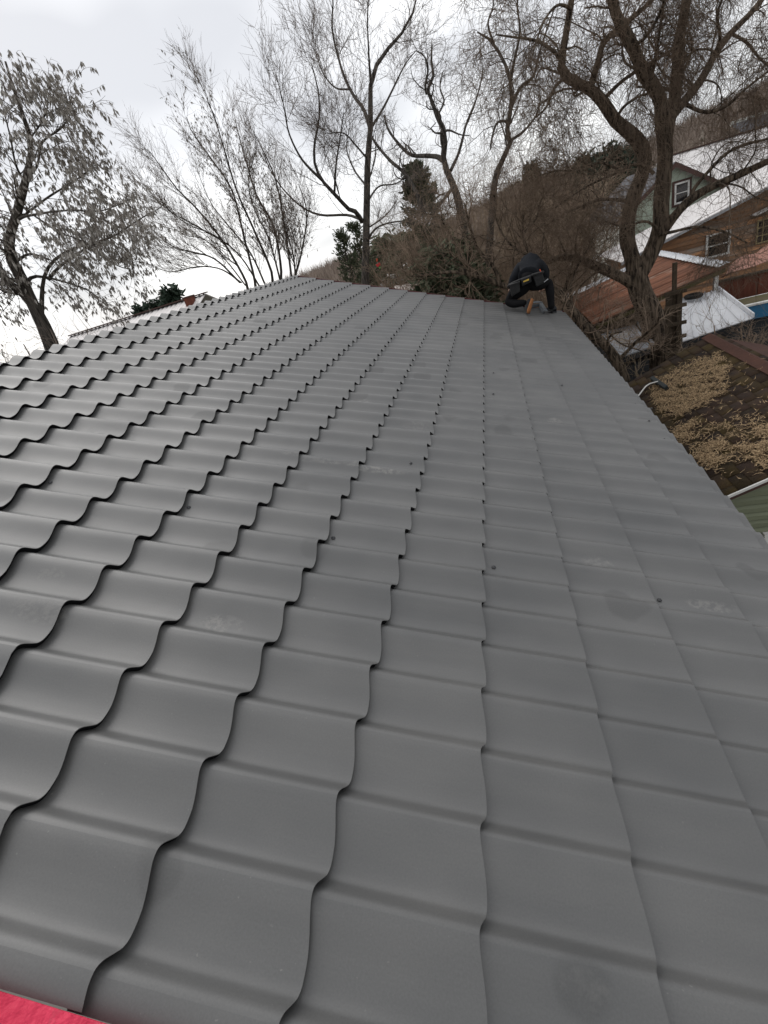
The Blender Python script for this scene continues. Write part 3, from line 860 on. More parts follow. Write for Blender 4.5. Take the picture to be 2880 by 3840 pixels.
# --- long white roofed building behind
lb_ = empty('long_building', (16, 40, GZ))
tag(lb_, 'long building with broad white roof behind the mint green house', 'building')
ridge0, ridge1 = at(2505, 590, 40.0), at(2880, 468, 40.0)
zr_ = (ridge0[2] + ridge1[2]) / 2; xa, xb = ridge0[0] - .5, 26.0
for k in range(12):
    a_, c_ = xa + (xb - xa) * k / 12, xa + (xb - xa) * (k + 1) / 12 - .015
    m = MB(); m.slab([(a_, 33.0, zr_ - 2.6), (c_, 33.0, zr_ - 2.6), (c_, 40.0, zr_), (a_, 40.0, zr_)], .05); m.build('roof_sheet', M_SNOWMETAL, lb_)
m = MB(); m.slab([(xa, 40.0, zr_), (xb, 40.0, zr_), (xb, 47, zr_ - 2.6), (xa, 47, zr_ - 2.6)], .05); m.build('roof_slope', M_SNOWMETAL, lb_)
m = MB(); m.box(((xa + xb) / 2, 40, zr_ + .03), xb - xa, .35, .06); m.build('ridge_cap', M_MAROON, lb_)
m = MB(); m.box(((xa + xb) / 2, 40, (GZ + zr_ - 2.7) / 2), xb - xa - .6, 13.2, zr_ - 2.7 - GZ); m.build('wall', M_CREAM, lb_)
m = MB()
for xx in (xa + .3, xb - .3): m.poly([(xx, 33.4, zr_ - 2.7), (xx, 46.6, zr_ - 2.7), (xx, 40, zr_ - .08)])
m.build('gable', M_CREAM, lb_)
# --- grey roofed block further up
gb_ = empty('grey_block', (33, 58, GZ))
tag(gb_, 'grey roofed block with pale eave line on the slope at the right edge', 'building')
p0, p1 = at(2745, 470, 58.0), at(2900, 418, 58.0)
xa, xb, zt_ = p0[0], p0[0] + 22, p1[2]
m = MB(); m.slab([(xa, 52, zt_ - 2.2), (xb, 52, zt_ - 2.2), (xb, 58, zt_), (xa, 58, zt_)], .1); m.build('roof', M_SLATE, gb_)
m = MB(); m.box(((xa + xb) / 2, 58.2, zt_ + .05), xb - xa, .4, .35); m.build('parapet', M_CREAM, gb_)
m = MB(); m.box(((xa + xb) / 2, 56, (GZ + zt_ - 2.3) / 2), xb - xa - .4, 7, zt_ - 2.3 - GZ); m.build('wall', M_CREAM, gb_)
# --- low pale roofed sheds beyond the far end of our roof
def low_shed(name, label, quad, mt, wall_mt, th=.06):
    c = sum(np.array(p) for p in quad) / 4
    e_ = empty(name, (c[0], c[1], GZ)); tag(e_, label, 'shed')
    n = 5
    qd = [np.array(p, float) for p in quad]
    for k in range(n):
        f0, f1 = k / n, (k + 1) / n - .004
        m = MB(); m.slab([qd[0] + (qd[1] - qd[0]) * f0, qd[0] + (qd[1] - qd[0]) * f1, qd[3] + (qd[2] - qd[3]) * f1, qd[3] + (qd[2] - qd[3]) * f0], th); m.build('roof_sheet', mt, e_)
    m = MB(); q2 = [c + (p - c) * .93 for p in qd]
    m.hexa([np.array([p[0], p[1], GZ]) for p in q2] + [p - (0, 0, th + .03) for p in q2]); m.build('wall', wall_mt, e_)
    return e_
low_shed('low_shed', 'low shed with pinkish white roof beyond the far roof edge, left of the worker',
         [atz(1690, 1170, 1.0), atz(1862, 1087, 1.0), atz(1800, 1040, 1.3), atz(1560, 1110, 1.3)], M_PINKROOF, M_MOSSB)
low_shed('low_shed', 'low shed with pale grey roof glimpsed through the shrubs near the small evergreen',
         [at(1420, 1075, 30), at(1580, 1040, 30), at(1540, 985, 34), at(1470, 985, 34)], M_SNOWMETAL, M_RUSTW)
low_shed('low_shed', 'low pale pink roofed shed just over the far roof edge, left of the small evergreen',
         [at(1440, 1120, 24), at(1570, 1110, 24), at(1580, 1058, 27), at(1480, 1072, 27)], M_PINKROOF, M_MOSSB)

# --- white roofed house beyond our ridge on the left
lh = empty('white_roof_house', (-17, 24, GZ))
tag(lh, 'house with white ribbed roof and dark red ridge beyond our ridge on the left', 'house')
LY = 22.0
ra, rb = at(470, 1192, LY), at(690, 1131, LY)
zl = (ra[2] + rb[2]) / 2; xa, xb = ra[0] - 3.5, at(775, 1110, LY)[0]
def ribbed(P0, a, b_, mt, parent): return corrugated('roof_sheet', np.array(P0), a, b_, .25, .018, mt, parent, seg=8)
for k in range(6):
    x_ = xa + (xb - xa) * k / 6
    ribbed((x_, LY, zl), (0, -4.5, -1.7), ((xb - xa) / 6, 0, 0), M_SNOWMETAL, lh)
m = MB(); m.slab([(xa, LY + .02, zl), (xb, LY + .02, zl), (xb, LY + 4.5, zl - 1.7), (xa, LY + 4.5, zl - 1.7)], .04); m.build('roof_slope', M_SNOWMETAL, lh)
m = MB(); m.box(((xa + xb) / 2, LY, zl + .045), xb - xa + .1, .3, .05); m.build('ridge_cap', M_MAROON, lh)
m = MB(); m.box(((xa + xb) / 2, LY, (GZ + zl - 1.7) / 2), xb - xa - .6, 8.0, zl - 1.7 - GZ); m.build('wall', M_CREAM, lh)
m = MB(); P = at(716, 1136, LY - .6); m.box((P[0], P[1], P[2] - .25), .36, .36, 1.0); ch = m.build('chimney', M_RUSTW, lh)
m = MB(); m.box((P[0], P[1], P[2] + .27), .42, .42, .05); m.build('chimney_cap', M_MAROON, lh)

# ------------------------------------------------------------------ trees: traced limbs, grown branches and twigs
def resample(P, R, n):
    P = np.asarray(P, float); R = np.asarray(R, float)
    # smooth the traced polyline (Catmull-Rom), then equal spacing
    if len(P) > 2:
        Q = np.vstack([2 * P[0] - P[1], P, 2 * P[-1] - P[-2]])
        out, ro = [], []
        for k in range(1, len(Q) - 2):
            for t in np.linspace(0, 1, 6, endpoint=False):
                a, b_, c, d = Q[k - 1], Q[k], Q[k + 1], Q[k + 2]
                out.append(.5 * (2 * b_ + (c - a) * t + (2 * a - 5 * b_ + 4 * c - d) * t * t + (3 * b_ - a - 3 * c + d) * t ** 3))
                ro.append(R[k - 1] * (1 - t) + R[k] * t)
        out.append(P[-1]); ro.append(R[-1]); P, R = np.array(out), np.array(ro)
    L_ = np.concatenate([[0], np.cumsum(np.linalg.norm(np.diff(P, axis=0), axis=1))])
    s_ = np.linspace(0, L_[-1], n)
    return np.stack([np.interp(s_, L_, P[:, k]) for k in range(3)], 1), np.interp(s_, L_, R)

def tube_arrays(P, R, sides):
    """P (B,N,3), R (B,N) -> verts, quads of tapered tubes (ends open or pointed)"""
    B, N, _ = P.shape
    T = np.gradient(P, axis=1)
    T /= np.linalg.norm(T, axis=2, keepdims=True) + 1e-9
    ref = np.zeros_like(T); ref[..., 0] = 1.0
    tm = np.abs(T.mean(1)); ax = tm.argmin(1)
    ref[:] = 0; ref[np.arange(B), :, ax] = 1.0
    A = np.cross(T, ref); A /= np.linalg.norm(A, axis=2, keepdims=True) + 1e-9
    Bn = np.cross(T, A)
    ang = np.linspace(0, 2 * np.pi, sides, endpoint=False)
    V = P[:, :, None] + R[:, :, None, None] * (np.cos(ang)[None, None, :, None] * A[:, :, None] + np.sin(ang)[None, None, :, None] * Bn[:, :, None])
    V = V.reshape(-1, 3)
    b_ = (np.arange(B) * N * sides)[:, None, None]
    i = (np.arange(N - 1) * sides)[None, :, None]
    k = np.arange(sides)[None, None, :]; k2 = (k + 1) % sides
    Q = np.stack([b_ + i + k, b_ + i + k2, b_ + i + sides + k2, b_ + i + sides + k], -1).reshape(-1, 4)
    return V, Q

def join_tubes(sets):
    V, Q, n = [], [], 0
    for (P, R, s_) in sets:
        if len(P) == 0: continue
        v, q = tube_arrays(P, R, s_); V.append(v); Q.append(q + n); n += len(v)
    return np.concatenate(V), np.concatenate(Q)

def spawn(P, R, per, lmin, lmax, nseg, ang, bias, wander, rr, tmin=.15, curl=0.0, rmin=.002, rng_=None, tmax=1.0, rabs=None):
    """grow `per` children on each parent polyline; bias is pulled in along the length"""
    g_ = rng_ or rng
    B, N, _ = P.shape
    M = B * per
    pi = np.repeat(np.arange(B), per)
    t = g_.uniform(tmin, tmax, M) * (N - 1 - 1e-4)
    k = t.astype(int); f = (t - k)[:, None]
    P0 = P[pi, k] * (1 - f) + P[pi, k + 1] * f
    r0 = R[pi, k] * (1 - f[:, 0]) + R[pi, k + 1] * f[:, 0]
    T = P[pi, k + 1] - P[pi, k]; T /= np.linalg.norm(T, axis=1, keepdims=True) + 1e-9
    rd = g_.normal(size=(M, 3)); rd -= (rd * T).sum(1, keepdims=True) * T; rd /= np.linalg.norm(rd, axis=1, keepdims=True) + 1e-9
    a = np.radians(g_.normal(ang, ang * .28, M))[:, None]
    D = T * np.cos(a) + rd * np.sin(a)
    Ln = g_.uniform(lmin, lmax, M) * (1.15 - .5 * t / (N - 1))
    out = np.zeros((M, nseg + 1, 3)); out[:, 0] = P0
    bias = np.asarray(bias, float)
    W = g_.normal(size=(M, 3)) * curl
    for s_ in range(nseg):
        D = D + bias / nseg + g_.normal(size=(M, 3)) * wander + np.cross(D, W)
        if curl: W = W + g_.normal(size=(M, 3)) * curl * .9
        D /= np.linalg.norm(D, axis=1, keepdims=True) + 1e-9
        out[:, s_ + 1] = out[:, s_] + D * (Ln / nseg)[:, None]
    rb = np.maximum(r0 * rr, rmin) if rabs is None else np.full(M, rabs)
    rad = rb[:, None] * np.linspace(1, .35, nseg + 1)[None]
    return out, rad

def limbs_from_px(specs, Y0, n=18, rscale=.88):
    """specs: (list of (px, py[, dY]), width px at start, width px at end)"""
    Ps, Rs = [], []
    for pts, w0, w1 in specs:
        P, Rr = [], []
        for q, p in enumerate(pts):
            dy = p[2] if len(p) > 2 else 0
            X = at(p[0], p[1], Y0 + dy); P.append(X)
            dep = pix(X)[2]; f = q / (len(pts) - 1)
            Rr.append((w0 * (1 - f) + w1 * f) * .5 * dep / FPX * rscale)
        a, r = resample(P, Rr, n); Ps.append(a); Rs.append(r)
    return np.array(Ps), np.array(Rs)

def bark(name, c1, c2, sc=8):
    return mat(name, c1, c2, rough=.95, scale=sc * 2.2, detail=8, bump=1.0, bscale=sc * 3.5, spec=.12, stretch=(1, 1, .16), lo=.38, hi=.6, c3=(.10, .095, .075), c3scale=sc * .25, c3lo=.56, c3hi=.7)
M_BARKW = bark('willow_bark', (.20, .155, .115), (.032, .026, .021), 9)
M_TWIGW = mat('willow_twig', (.22, .16, .115), (.10, .074, .056), rough=.9, scale=2, spec=.15)
M_BARKG = bark('grey_bark', (.14, .125, .11), (.040, .036, .032), 9)
M_TWIGG = mat('grey_twig', (.24, .195, .165), (.14, .115, .10), rough=.9, scale=2, spec=.15)
M_TWIGB = mat('brown_twig', (.38, .285, .21), (.16, .12, .092), rough=.9, scale=1.5, spec=.15)
M_TWIGS = mat('stem_twig', (.22, .165, .13), (.12, .092, .074), rough=.9, scale=2, spec=.15)
M_TWIGH = mat('hill_branch', (.38, .31, .26), (.17, .14, .12), rough=.95, scale=.5, spec=.1)
M_TWIGO = mat('ochre_twig', (.42, .33, .235), (.20, .155, .11), rough=.9, scale=1.5, spec=.15)
def leafmat(name, c1, c2, sc=14.0):
    m, nt, b = new_mat(name)
    N, Lk = nt.nodes, nt.links.new
    tc = N.new('ShaderNodeTexCoord'); no = N.new('ShaderNodeTexNoise'); no.inputs['Scale'].default_value = sc; no.inputs['Detail'].default_value = 3
    Lk(tc.outputs['Object'], no.inputs['Vector'])
    r = N.new('ShaderNodeValToRGB'); r.color_ramp.elements[0].position = .35; r.color_ramp.elements[1].position = .65
    r.color_ramp.elements[0].color = (*c1, 1); r.color_ramp.elements[1].color = (*c2, 1)
    Lk(no.outputs[0], r.inputs[0]); Lk(r.outputs[0], b.inputs['Base Color'])
    b.inputs['Roughness'].default_value = .8; b.inputs['Specular IOR Level'].default_value = .2
    return m
M_DRYLEAF = leafmat('hanging_dry_leaf', (.46, .43, .39), (.27, .25, .225))
M_LITTER = leafmat('fallen_leaf', (.52, .38, .22), (.15, .095, .055), 55.0)
M_NEEDLE = leafmat('evergreen_needle', (.115, .13, .08), (.055, .072, .042))
M_NEEDLE2 = leafmat('evergreen_blue', (.040, .060, .040), (.022, .036, .026))

def make_tree(name, label, limbs, rad, levels, bark_mat, twig_mat, base, trunk_sides=9, wob=.0, group=None, cat='tree', bare=()):
    """levels: list of dicts for spawn(); level 0 children join the trunk mesh, the rest form the crown"""
    e_ = empty(name, base); tag(e_, label, cat, group)
    off = np.array(e_.location)
    if wob:
        rad = rad * (1 + wob * np.sin(np.linspace(0, 23, rad.shape[1]))[None] * rng.uniform(.3, 1, (len(rad), 1)))
    sets_t = [(limbs, rad, trunk_sides)]
    sets_c = []
    P, R = limbs, rad
    allv = [(P, R)]
    for li, lv in enumerate(levels):
        lv = dict(lv); src = lv.pop('src', None); sides = lv.pop('sides', 3); cap = lv.pop('cap', None)
        if src is not None: P, R = allv[src]
        if li == 0 and bare:
            kp = [k for k in range(len(P)) if k not in bare]; P, R = P[kp], R[kp]
        P, R = spawn(P, R, **lv)
        if cap is not None:
            keep = cap(P); P, R = P[keep], R[keep]
        allv.append((P, R))
        (sets_t if li == 0 else sets_c).append((P, R, sides))
    v, q = join_tubes(sets_t); link('trunk', np_mesh('trunk', v - off, q, smooth=True), bark_mat, e_)
    if sets_c:
        v, q = join_tubes(sets_c); o = link('crown', np_mesh('crown', v - off, q), twig_mat, e_)
    return e_, allv

DOWN, UP = (0, 0, -1.0), (0, 0, 1.0)
# --- the big willow right of the roof
TY = 12.5
T1 = [([(2475, 1440), (2465, 1325), (2445, 1200), (2400, 1090), (2380, 1005)], 120, 82),
      ([(2385, 1040), (2372, 975), (2352, 900), (2355, 820), (2375, 740), (2400, 675), (2418, 610), (2408, 555), (2381, 515)], 66, 58),
      ([(2408, 560), (2381, 515), (2305, 450, -.2), (2267, 390, -.3), (2213, 336, -.4), (2121, 287, -.6), (2105, 239, -.7), (2121, 136, -.8), (2143, 0, -1), (2160, -140, -1)], 60, 22),
      ([(2213, 330, -.4), (2240, 244, -.3), (2262, 163, -.1), (2305, 119, 0), (2360, 76, .2), (2446, 0, .4), (2520, -90, .5)], 30, 16),
      ([(2385, 1050), (2440, 950), (2475, 860), (2480, 750), (2490, 650), (2495, 565), (2486, 461)], 72, 62),
      ([(2490, 500), (2484, 461), (2474, 369), (2414, 271, -.2), (2371, 174, -.3), (2322, 81, -.4), (2295, 0, -.5), (2270, -150, -.6)], 64, 40),
      ([(2495, 520), (2504, 470, .2), (2528, 380, .4), (2539, 271, .5), (2544, 163, .6), (2566, 54, .7), (2590, -120, .8)], 60, 38),
      ([(2500, 480), (2522, 434, .2), (2566, 380, .4), (2631, 298, .6), (2680, 206, .8), (2740, 125, 1), (2821, 43, 1.2), (2900, -60, 1.3)], 44, 20),
      ([(2470, 890), (2495, 855, -.1), (2530, 810, -.2), (2580, 755, -.3), (2650, 710, -.4), (2750, 665, -.6), (2880, 605, -.8), (3020, 540, -1)], 46, 24),
      ([(2590, 750, -.3), (2598, 715, -.3), (2650, 650, -.4), (2725, 575, -.5), (2800, 540, -.6), (2880, 520, -.7), (2980, 480, -.8)], 18, 9),
      ([(2385, 1070), (2350, 1050, -.1), (2275, 1015, -.2), (2200, 985, -.3), (2125, 965, -.4), (2070, 975, -.4), (2020, 1000, -.4)], 52, 18),
      ([(2273, 363, -.3), (2327, 309, -.2), (2381, 271, 0), (2440, 235, .1), (2501, 200, .2), (2570, 150, .4)], 17, 9),
      ([(2345, 752, 0), (2290, 748, -.3), (2251, 749, -.4), (2200, 765, -.5), (2120, 800, -.7), (2040, 850, -.8)], 16, 6),
      ([(2450, 650, -.2), (2420, 625, -.3), (2370, 617, -.5), (2320, 645, -.6), (2200, 700, -.8), (2080, 780, -1)], 16, 6),
      ([(2330, 640, -.6), (2250, 610, -.8), (2180, 640, -.9), (2090, 640, -1), (2020, 660, -1.1)], 11, 5),
      ([(2470, 860, -.2), (2420, 830, -.4), (2340, 850, -.5), (2270, 830, -.6)], 13, 5),
      ([(2305, 455, -.2), (2340, 400, -.5), (2400, 360, -.7), (2440, 350, -.8)], 15, 7),
      ([(2475, 880, -.2), (2520, 870, -.4), (2620, 850, -.6), (2720, 870, -.7), (2800, 910, -.8)], 15, 6),
      ([(2680, 206, .8), (2700, 140, .6), (2690, 60, .4), (2720, -40, .3)], 16, 9),
      ([(2740, 125, 1), (2800, 160, .8), (2850, 220, .6), (2900, 260, .6)], 13, 7),
      ([(2560, 385, .4), (2640, 420, .2), (2720, 400, 0), (2800, 330, -.1), (2890, 260, -.2)], 16, 8),
      ([(2121, 287, -.6), (2080, 330, -.9), (2050, 400, -1), (2010, 440, -1.1)], 16, 6),
      ([(2110, 230, -.7), (2060, 180, -1), (2000, 150, -1.2), (1930, 140, -1.4), (1860, 130, -1.5)], 16, 6),
      ([(2140, 30, -1), (2090, 20, -1.2), (2040, 80, -1.4), (2000, 190, -1.6)], 14, 6),
      ([(2371, 174, -.3), (2420, 140, -.6), (2470, 60, -.8), (2500, -40, -1)], 17, 9)]
PL, PR = limbs_from_px(T1, TY, rscale=.84)
willow_levels = [
    dict(per=10, lmin=.6, lmax=2.3, nseg=10, ang=52, bias=(0, 0, .25), wander=.13, rr=.26, tmin=.3, curl=.07, rmin=.006, sides=5),
    dict(per=8, lmin=.4, lmax=1.2, nseg=8, ang=48, bias=(0, 0, -.5), wander=.16, rr=.5, curl=.12, rmin=.0036, sides=3, tmin=.25),
    dict(per=7, lmin=.25, lmax=.9, nseg=7, ang=42, bias=(0, 0, -1.4), wander=.13, rr=.6, curl=.12, rmin=.0033, sides=3),
    dict(per=1, lmin=.12, lmax=.4, nseg=4, ang=38, bias=(0, 0, -1.2), wander=.16, rr=.8, curl=.12, rmin=.0018, sides=3),
    dict(src=0, per=9, lmin=.15, lmax=.5, nseg=6, ang=45, bias=(0, 0, -2.8), wander=.12, rr=.1, tmin=.02, curl=.1, sides=3, rabs=.003),
]
rng = np.random.default_rng(11)
willow, wl_ = make_tree('willow_tree', 'huge bare willow with forked trunk and drooping curly twigs right of the roof', PL, PR, willow_levels, M_BARKW, M_TWIGW, at(2475, 1440, TY) * (1, 1, 0) + (0, 0, GZ), 12, wob=.06, bare=(0, 1, 4))
# root flare down to the yard
P0 = PL[0][0]; fl = [(np.array([P0[0] + .05, P0[1], GZ - .1]), .62), (np.array([P0[0] + .03, P0[1], GZ + .3]), .48), (P0 + (0, 0, .05), .40)]
a, r = resample([f[0] for f in fl], [f[1] for f in fl], 6)
v, q = tube_arrays(a[None], r[None], 12)
link('root_flare', np_mesh('root_flare', v - np.array(willow.location), q, smooth=True), M_BARKW, willow)

# --- leaning trunk along the eave whose twigs fill the space behind the worker
T2 = [([(2345, 1430), (2308, 1341), (2282, 1307), (2242, 1266), (2196, 1223), (2152, 1168), (2109, 1116), (2075, 1080), (2000, 1075), (1930, 1080), (1877, 1067), (1794, 1034), (1720, 1010)], 44, 20),
      ([(2075, 1085), (2040, 1030), (1990, 960), (1960, 880), (1965, 800)], 20, 8),
      ([(1880, 1068), (1850, 1000), (1790, 930), (1760, 840), (1740, 760)], 18, 7),
      ([(1794, 1034), (1700, 1020), (1600, 1030), (1540, 1035), (1490, 1000)], 16, 6),
      ([(1794, 1034), (1730, 960), (1690, 880), (1640, 800)], 15, 6),
      ([(1990, 960), (1930, 930), (1880, 870), (1850, 790)], 12, 5),
      ([(2150, 1170), (2140, 1080), (2160, 1010), (2200, 940), (2230, 880)], 12, 5),
      ([(1960, 880), (2010, 820), (2030, 750), (2080, 690)], 11, 5),
      ([(2240, 1266), (2270, 1240), (2330, 1290), (2420, 1320)], 9, 4)]
PL2, PR2 = limbs_from_px(T2, 11.6)
rng = np.random.default_rng(12)
make_tree('leaning_tree', 'low leaning tree whose trunk runs along the eave, brown twigs behind the kneeling worker', PL2, PR2, [
    dict(per=14, lmin=.5, lmax=1.5, nseg=8, ang=60, bias=(0, 0, .9), wander=.16, rr=.4, tmin=.1, curl=.07, rmin=.006, sides=5),
    dict(per=7, lmin=.35, lmax=1.0, nseg=7, ang=45, bias=(0, 0, .4), wander=.15, rr=.5, curl=.08, rmin=.0035, sides=3),
    dict(per=6, lmin=.2, lmax=.6, nseg=5, ang=45, bias=(0, 0, .0), wander=.16, rr=.6, curl=.1, rmin=.0026, sides=3)],
    M_BARKW, M_TWIGB, at(2345, 1430, 11.6) * (1, 1, 0) + (0, 0, GZ), 9, wob=.08)

# --- tall straight tree in the middle
T3 = [([(1372, 1120), (1370, 1030), (1373, 895), (1376, 732), (1379, 597), (1389, 488), (1389, 380), (1392, 304), (1425, 217), (1463, 174), (1506, 125), (1544, 60), (1570, -40)], 42, 7),
      ([(1389, 488), (1365, 412, .5), (1333, 369, .8), (1300, 309, 1), (1277, 246, 1), (1246, 115, 1.2), (1249, 0, 1.2), (1240, -80, 1)], 20, 5),
      ([(1391, 330), (1385, 240, -.4), (1381, 163, -.6), (1378, 70, -.8), (1383, -40, -1)], 12, 4),
      ([(1357, 830), (1335, 795, -.4), (1312, 788, -.6), (1254, 727, -1), (1208, 676, -1.2), (1180, 613, -1.3), (1180, 533, -1.4), (1197, 447, -1.4), (1194, 344, -1.5), (1168, 240, -1.6)], 24, 5),
      ([(1208, 676, -1.2), (1160, 630, -1.5), (1123, 584, -1.6), (1083, 498, -1.8), (1065, 401, -2), (1037, 286, -2.2)], 14, 4),
      ([(1352, 822), (1300, 806, .6), (1208, 807, 1), (1145, 784, 1.2), (1083, 733, 1.4), (1025, 658, 1.5), (985, 573, 1.6)], 14, 4),
      ([(1376, 760), (1420, 700, .6), (1480, 690, 1), (1530, 660, 1.2)], 10, 4),
      ([(1372, 900), (1420, 850, -.4), (1500, 830, -.8), (1560, 845, -1)], 11, 4),
      ([(1379, 597), (1330, 540, -.5), (1290, 500, -1), (1230, 500, -1.3)], 10, 4),
      ([(1392, 480), (1440, 400, .4), (1480, 320, .6), (1520, 240, .8), (1560, 190, .9)], 13, 4),
      ([(1310, 335, .9), (1260, 330, .7), (1215, 280, .5), (1180, 190, .4)], 9, 4),
      ([(1254, 727, -1), (1260, 620, -1.2), (1275, 520, -1.3), (1290, 420, -1.4)], 12, 4),
      ([(1376, 700), (1330, 640, .8), (1300, 560, 1), (1310, 480, 1.2)], 10, 4)]
PL3, PR3 = limbs_from_px(T3, 17.0, rscale=.75)
rng = np.random.default_rng(13)
ash_levels = [
    dict(per=10, lmin=.6, lmax=2.1, nseg=8, ang=42, bias=(0, 0, .55), wander=.07, rr=.24, tmin=.2, rmin=.006, sides=4),
    dict(per=8, lmin=.4, lmax=1.2, nseg=6, ang=40, bias=(0, 0, .45), wander=.08, rr=.5, rmin=.0045, sides=3),
    dict(per=5, lmin=.15, lmax=.6, nseg=4, ang=40, bias=(0, 0, .2), wander=.1, rr=.6, rmin=.0036, sides=3),
    dict(src=2, per=2, lmin=.12, lmax=.3, nseg=3, ang=50, bias=(0, 0, -2.5), wander=.1, rr=.6, rmin=.003, sides=3)]
make_tree('ash_tree', 'tall bare tree with upright grey branches, in the middle of the skyline', PL3, PR3, ash_levels, M_BARKG, M_TWIGG, at(1372, 1120, 17) * (1, 1, 0) + (0, 0, GZ), 9)

# --- dark twisted tree right of it, and the slender crooked one next to the willow
T4 = [([(1760, 1000), (1740, 850), (1712, 727), (1680, 651), (1663, 602), (1669, 515), (1658, 472), (1636, 428), (1620, 380), (1600, 350), (1620, 304), (1628, 260), (1612, 206), (1620, 165)], 34, 6),
      ([(1663, 602), (1640, 588, .3), (1600, 584, .5), (1539, 580, .7), (1484, 526, .8), (1452, 477, 1), (1440, 430, 1)], 22, 6),
      ([(1700, 700), (1655, 760, -.3), (1630, 790, -.4)], 16, 8),
      ([(1590, 800, -.4), (1560, 721, -.4), (1517, 650, -.2), (1463, 602, 0), (1408, 537, .2), (1390, 500, .3)], 20, 8),
      ([(1690, 640), (1718, 580, .4), (1735, 520, .5), (1750, 461, .6), (1783, 380, .8), (1804, 304, 1), (1812, 250, 1)], 14, 4),
      ([(1600, 350), (1595, 320, -.3), (1605, 260, -.4), (1590, 210, -.5), (1560, 190, -.6)], 12, 4),
      ([(1640, 435), (1665, 380, .3), (1650, 330, .4), (1660, 270, .5)], 9, 4)]
PL4, PR4 = limbs_from_px(T4, 15.0)
rng = np.random.default_rng(14)
crook = [dict(per=9, lmin=.4, lmax=1.2, nseg=8, ang=50, bias=(0, 0, .35), wander=.18, rr=.4, tmin=.25, curl=.10, rmin=.006, sides=4),
         dict(per=6, lmin=.25, lmax=.8, nseg=7, ang=45, bias=(0, 0, .1), wander=.18, rr=.5, curl=.12, rmin=.004, sides=3),
         dict(per=4, lmin=.12, lmax=.4, nseg=4, ang=45, bias=(0, 0, -.3), wander=.18, rr=.6, curl=.1, rmin=.003, sides=3)]
make_tree('crooked_tree', 'dark crooked tree with a twisted top left of the worker', PL4, PR4, crook, M_BARKG, M_TWIGG, at(1760, 1000, 15) * (1, 1, 0) + (0, 0, GZ), 9, wob=.08)
T5 = [([(1830, 1000), (1848, 759), (1859, 662), (1886, 597), (1913, 537), (1902, 488), (1918, 390), (1913, 304), (1891, 233), (1853, 168), (1821, 136), (1790, 120)], 30, 6),
      ([(1913, 537), (1924, 521, .2), (1962, 494, .3), (2010, 434, .4), (2030, 360, .5)], 15, 5),
      ([(1905, 480), (1897, 456, -.2), (1864, 461, -.3), (1845, 515, -.4), (1840, 560, -.5)], 14, 5),
      ([(1918, 400), (1950, 330, .4), (2000, 287, .6), (2021, 206, .8), (2048, 119, 1), (2080, 30, 1)], 16, 5),
      ([(1913, 310), (1930, 220, -.4), (1950, 120, -.6), (1940, 20, -.7), (1950, -60, -.8)], 14, 5),
      ([(1853, 168), (1830, 90, -.3), (1850, 20, -.4), (1840, -60, -.5)], 10, 4)]
PL5, PR5 = limbs_from_px(T5, 14.2)
rng = np.random.default_rng(15)
make_tree('slender_tree', 'slender crooked bare tree directly behind the kneeling worker', PL5, PR5, [dict(d, bias=(0, 0, -.5 * k)) for k, d in enumerate(crook)], M_BARKG, M_TWIGG, at(1830, 1000, 14.2) * (1, 1, 0) + (0, 0, GZ), 9, wob=.08)

# --- many-stemmed tree left of the middle, a few leaves still on
T6 = [([(930, 1090), (916, 1042), (836, 905, -.2), (739, 784, -.5), (665, 710, -.7), (619, 647, -.9), (561, 567, -1)], 17, 4),
      ([(960, 1090), (951, 1031), (916, 893, .3), (871, 716, .5), (796, 601, .6), (716, 487, .7), (700, 440, .7)], 17, 4),
      ([(1015, 1090), (1020, 1025), (951, 859, -.4), (888, 716, -.7), (836, 544, -.9), (796, 412, -1), (778, 380, -1)], 18, 4),
      ([(1050, 1090), (1054, 1008), (1025, 847, .4), (962, 733, .6), (922, 601, .8), (893, 498, .9), (880, 440, 1)], 18, 4),
      ([(1100, 1100), (1075, 900, .8), (1037, 687, 1), (985, 561, 1.1), (951, 500, 1.2)], 15, 4),
      ([(900, 1060), (808, 973, -.6), (722, 945, -.9), (640, 920, -1), (570, 860, -1.2)], 12, 3),
      ([(905, 1060), (830, 1010, -.8), (740, 1000, -1.1), (640, 1020, -1.3), (560, 990, -1.5)], 10, 3),
      ([(836, 905, -.2), (740, 850, -.8), (650, 800, -1), (575, 740, -1.2)], 9, 3),
      ([(1090, 1090), (1130, 950, .3), (1150, 800, .5), (1120, 690, .6)], 14, 4),
      ([(1000, 1080), (940, 950, 1), (860, 850, 1.3), (790, 760, 1.5), (740, 640, 1.6)], 13, 3),
      ([(980, 1085), (900, 960, -.6), (800, 880, -.9), (700, 840, -1.1), (610, 760, -1.2), (580, 690, -1.2)], 11, 2),
      ([(1060, 1090), (1010, 900, -.5), (960, 800, -.7), (930, 680, -.8), (960, 560, -.8), (950, 470, -.8)], 12, 2),
      ([(1110, 1090), (1100, 960, -.3), (1060, 820, -.5), (1050, 690, -.6), (1020, 580, -.7)], 12, 2),
      ([(920, 1070), (850, 980, .6), (770, 900, .9), (690, 880, 1), (620, 830, 1.1)], 9, 2)]
PL6, PR6 = limbs_from_px(T6, 15.5, rscale=.62)
rng = np.random.default_rng(16)
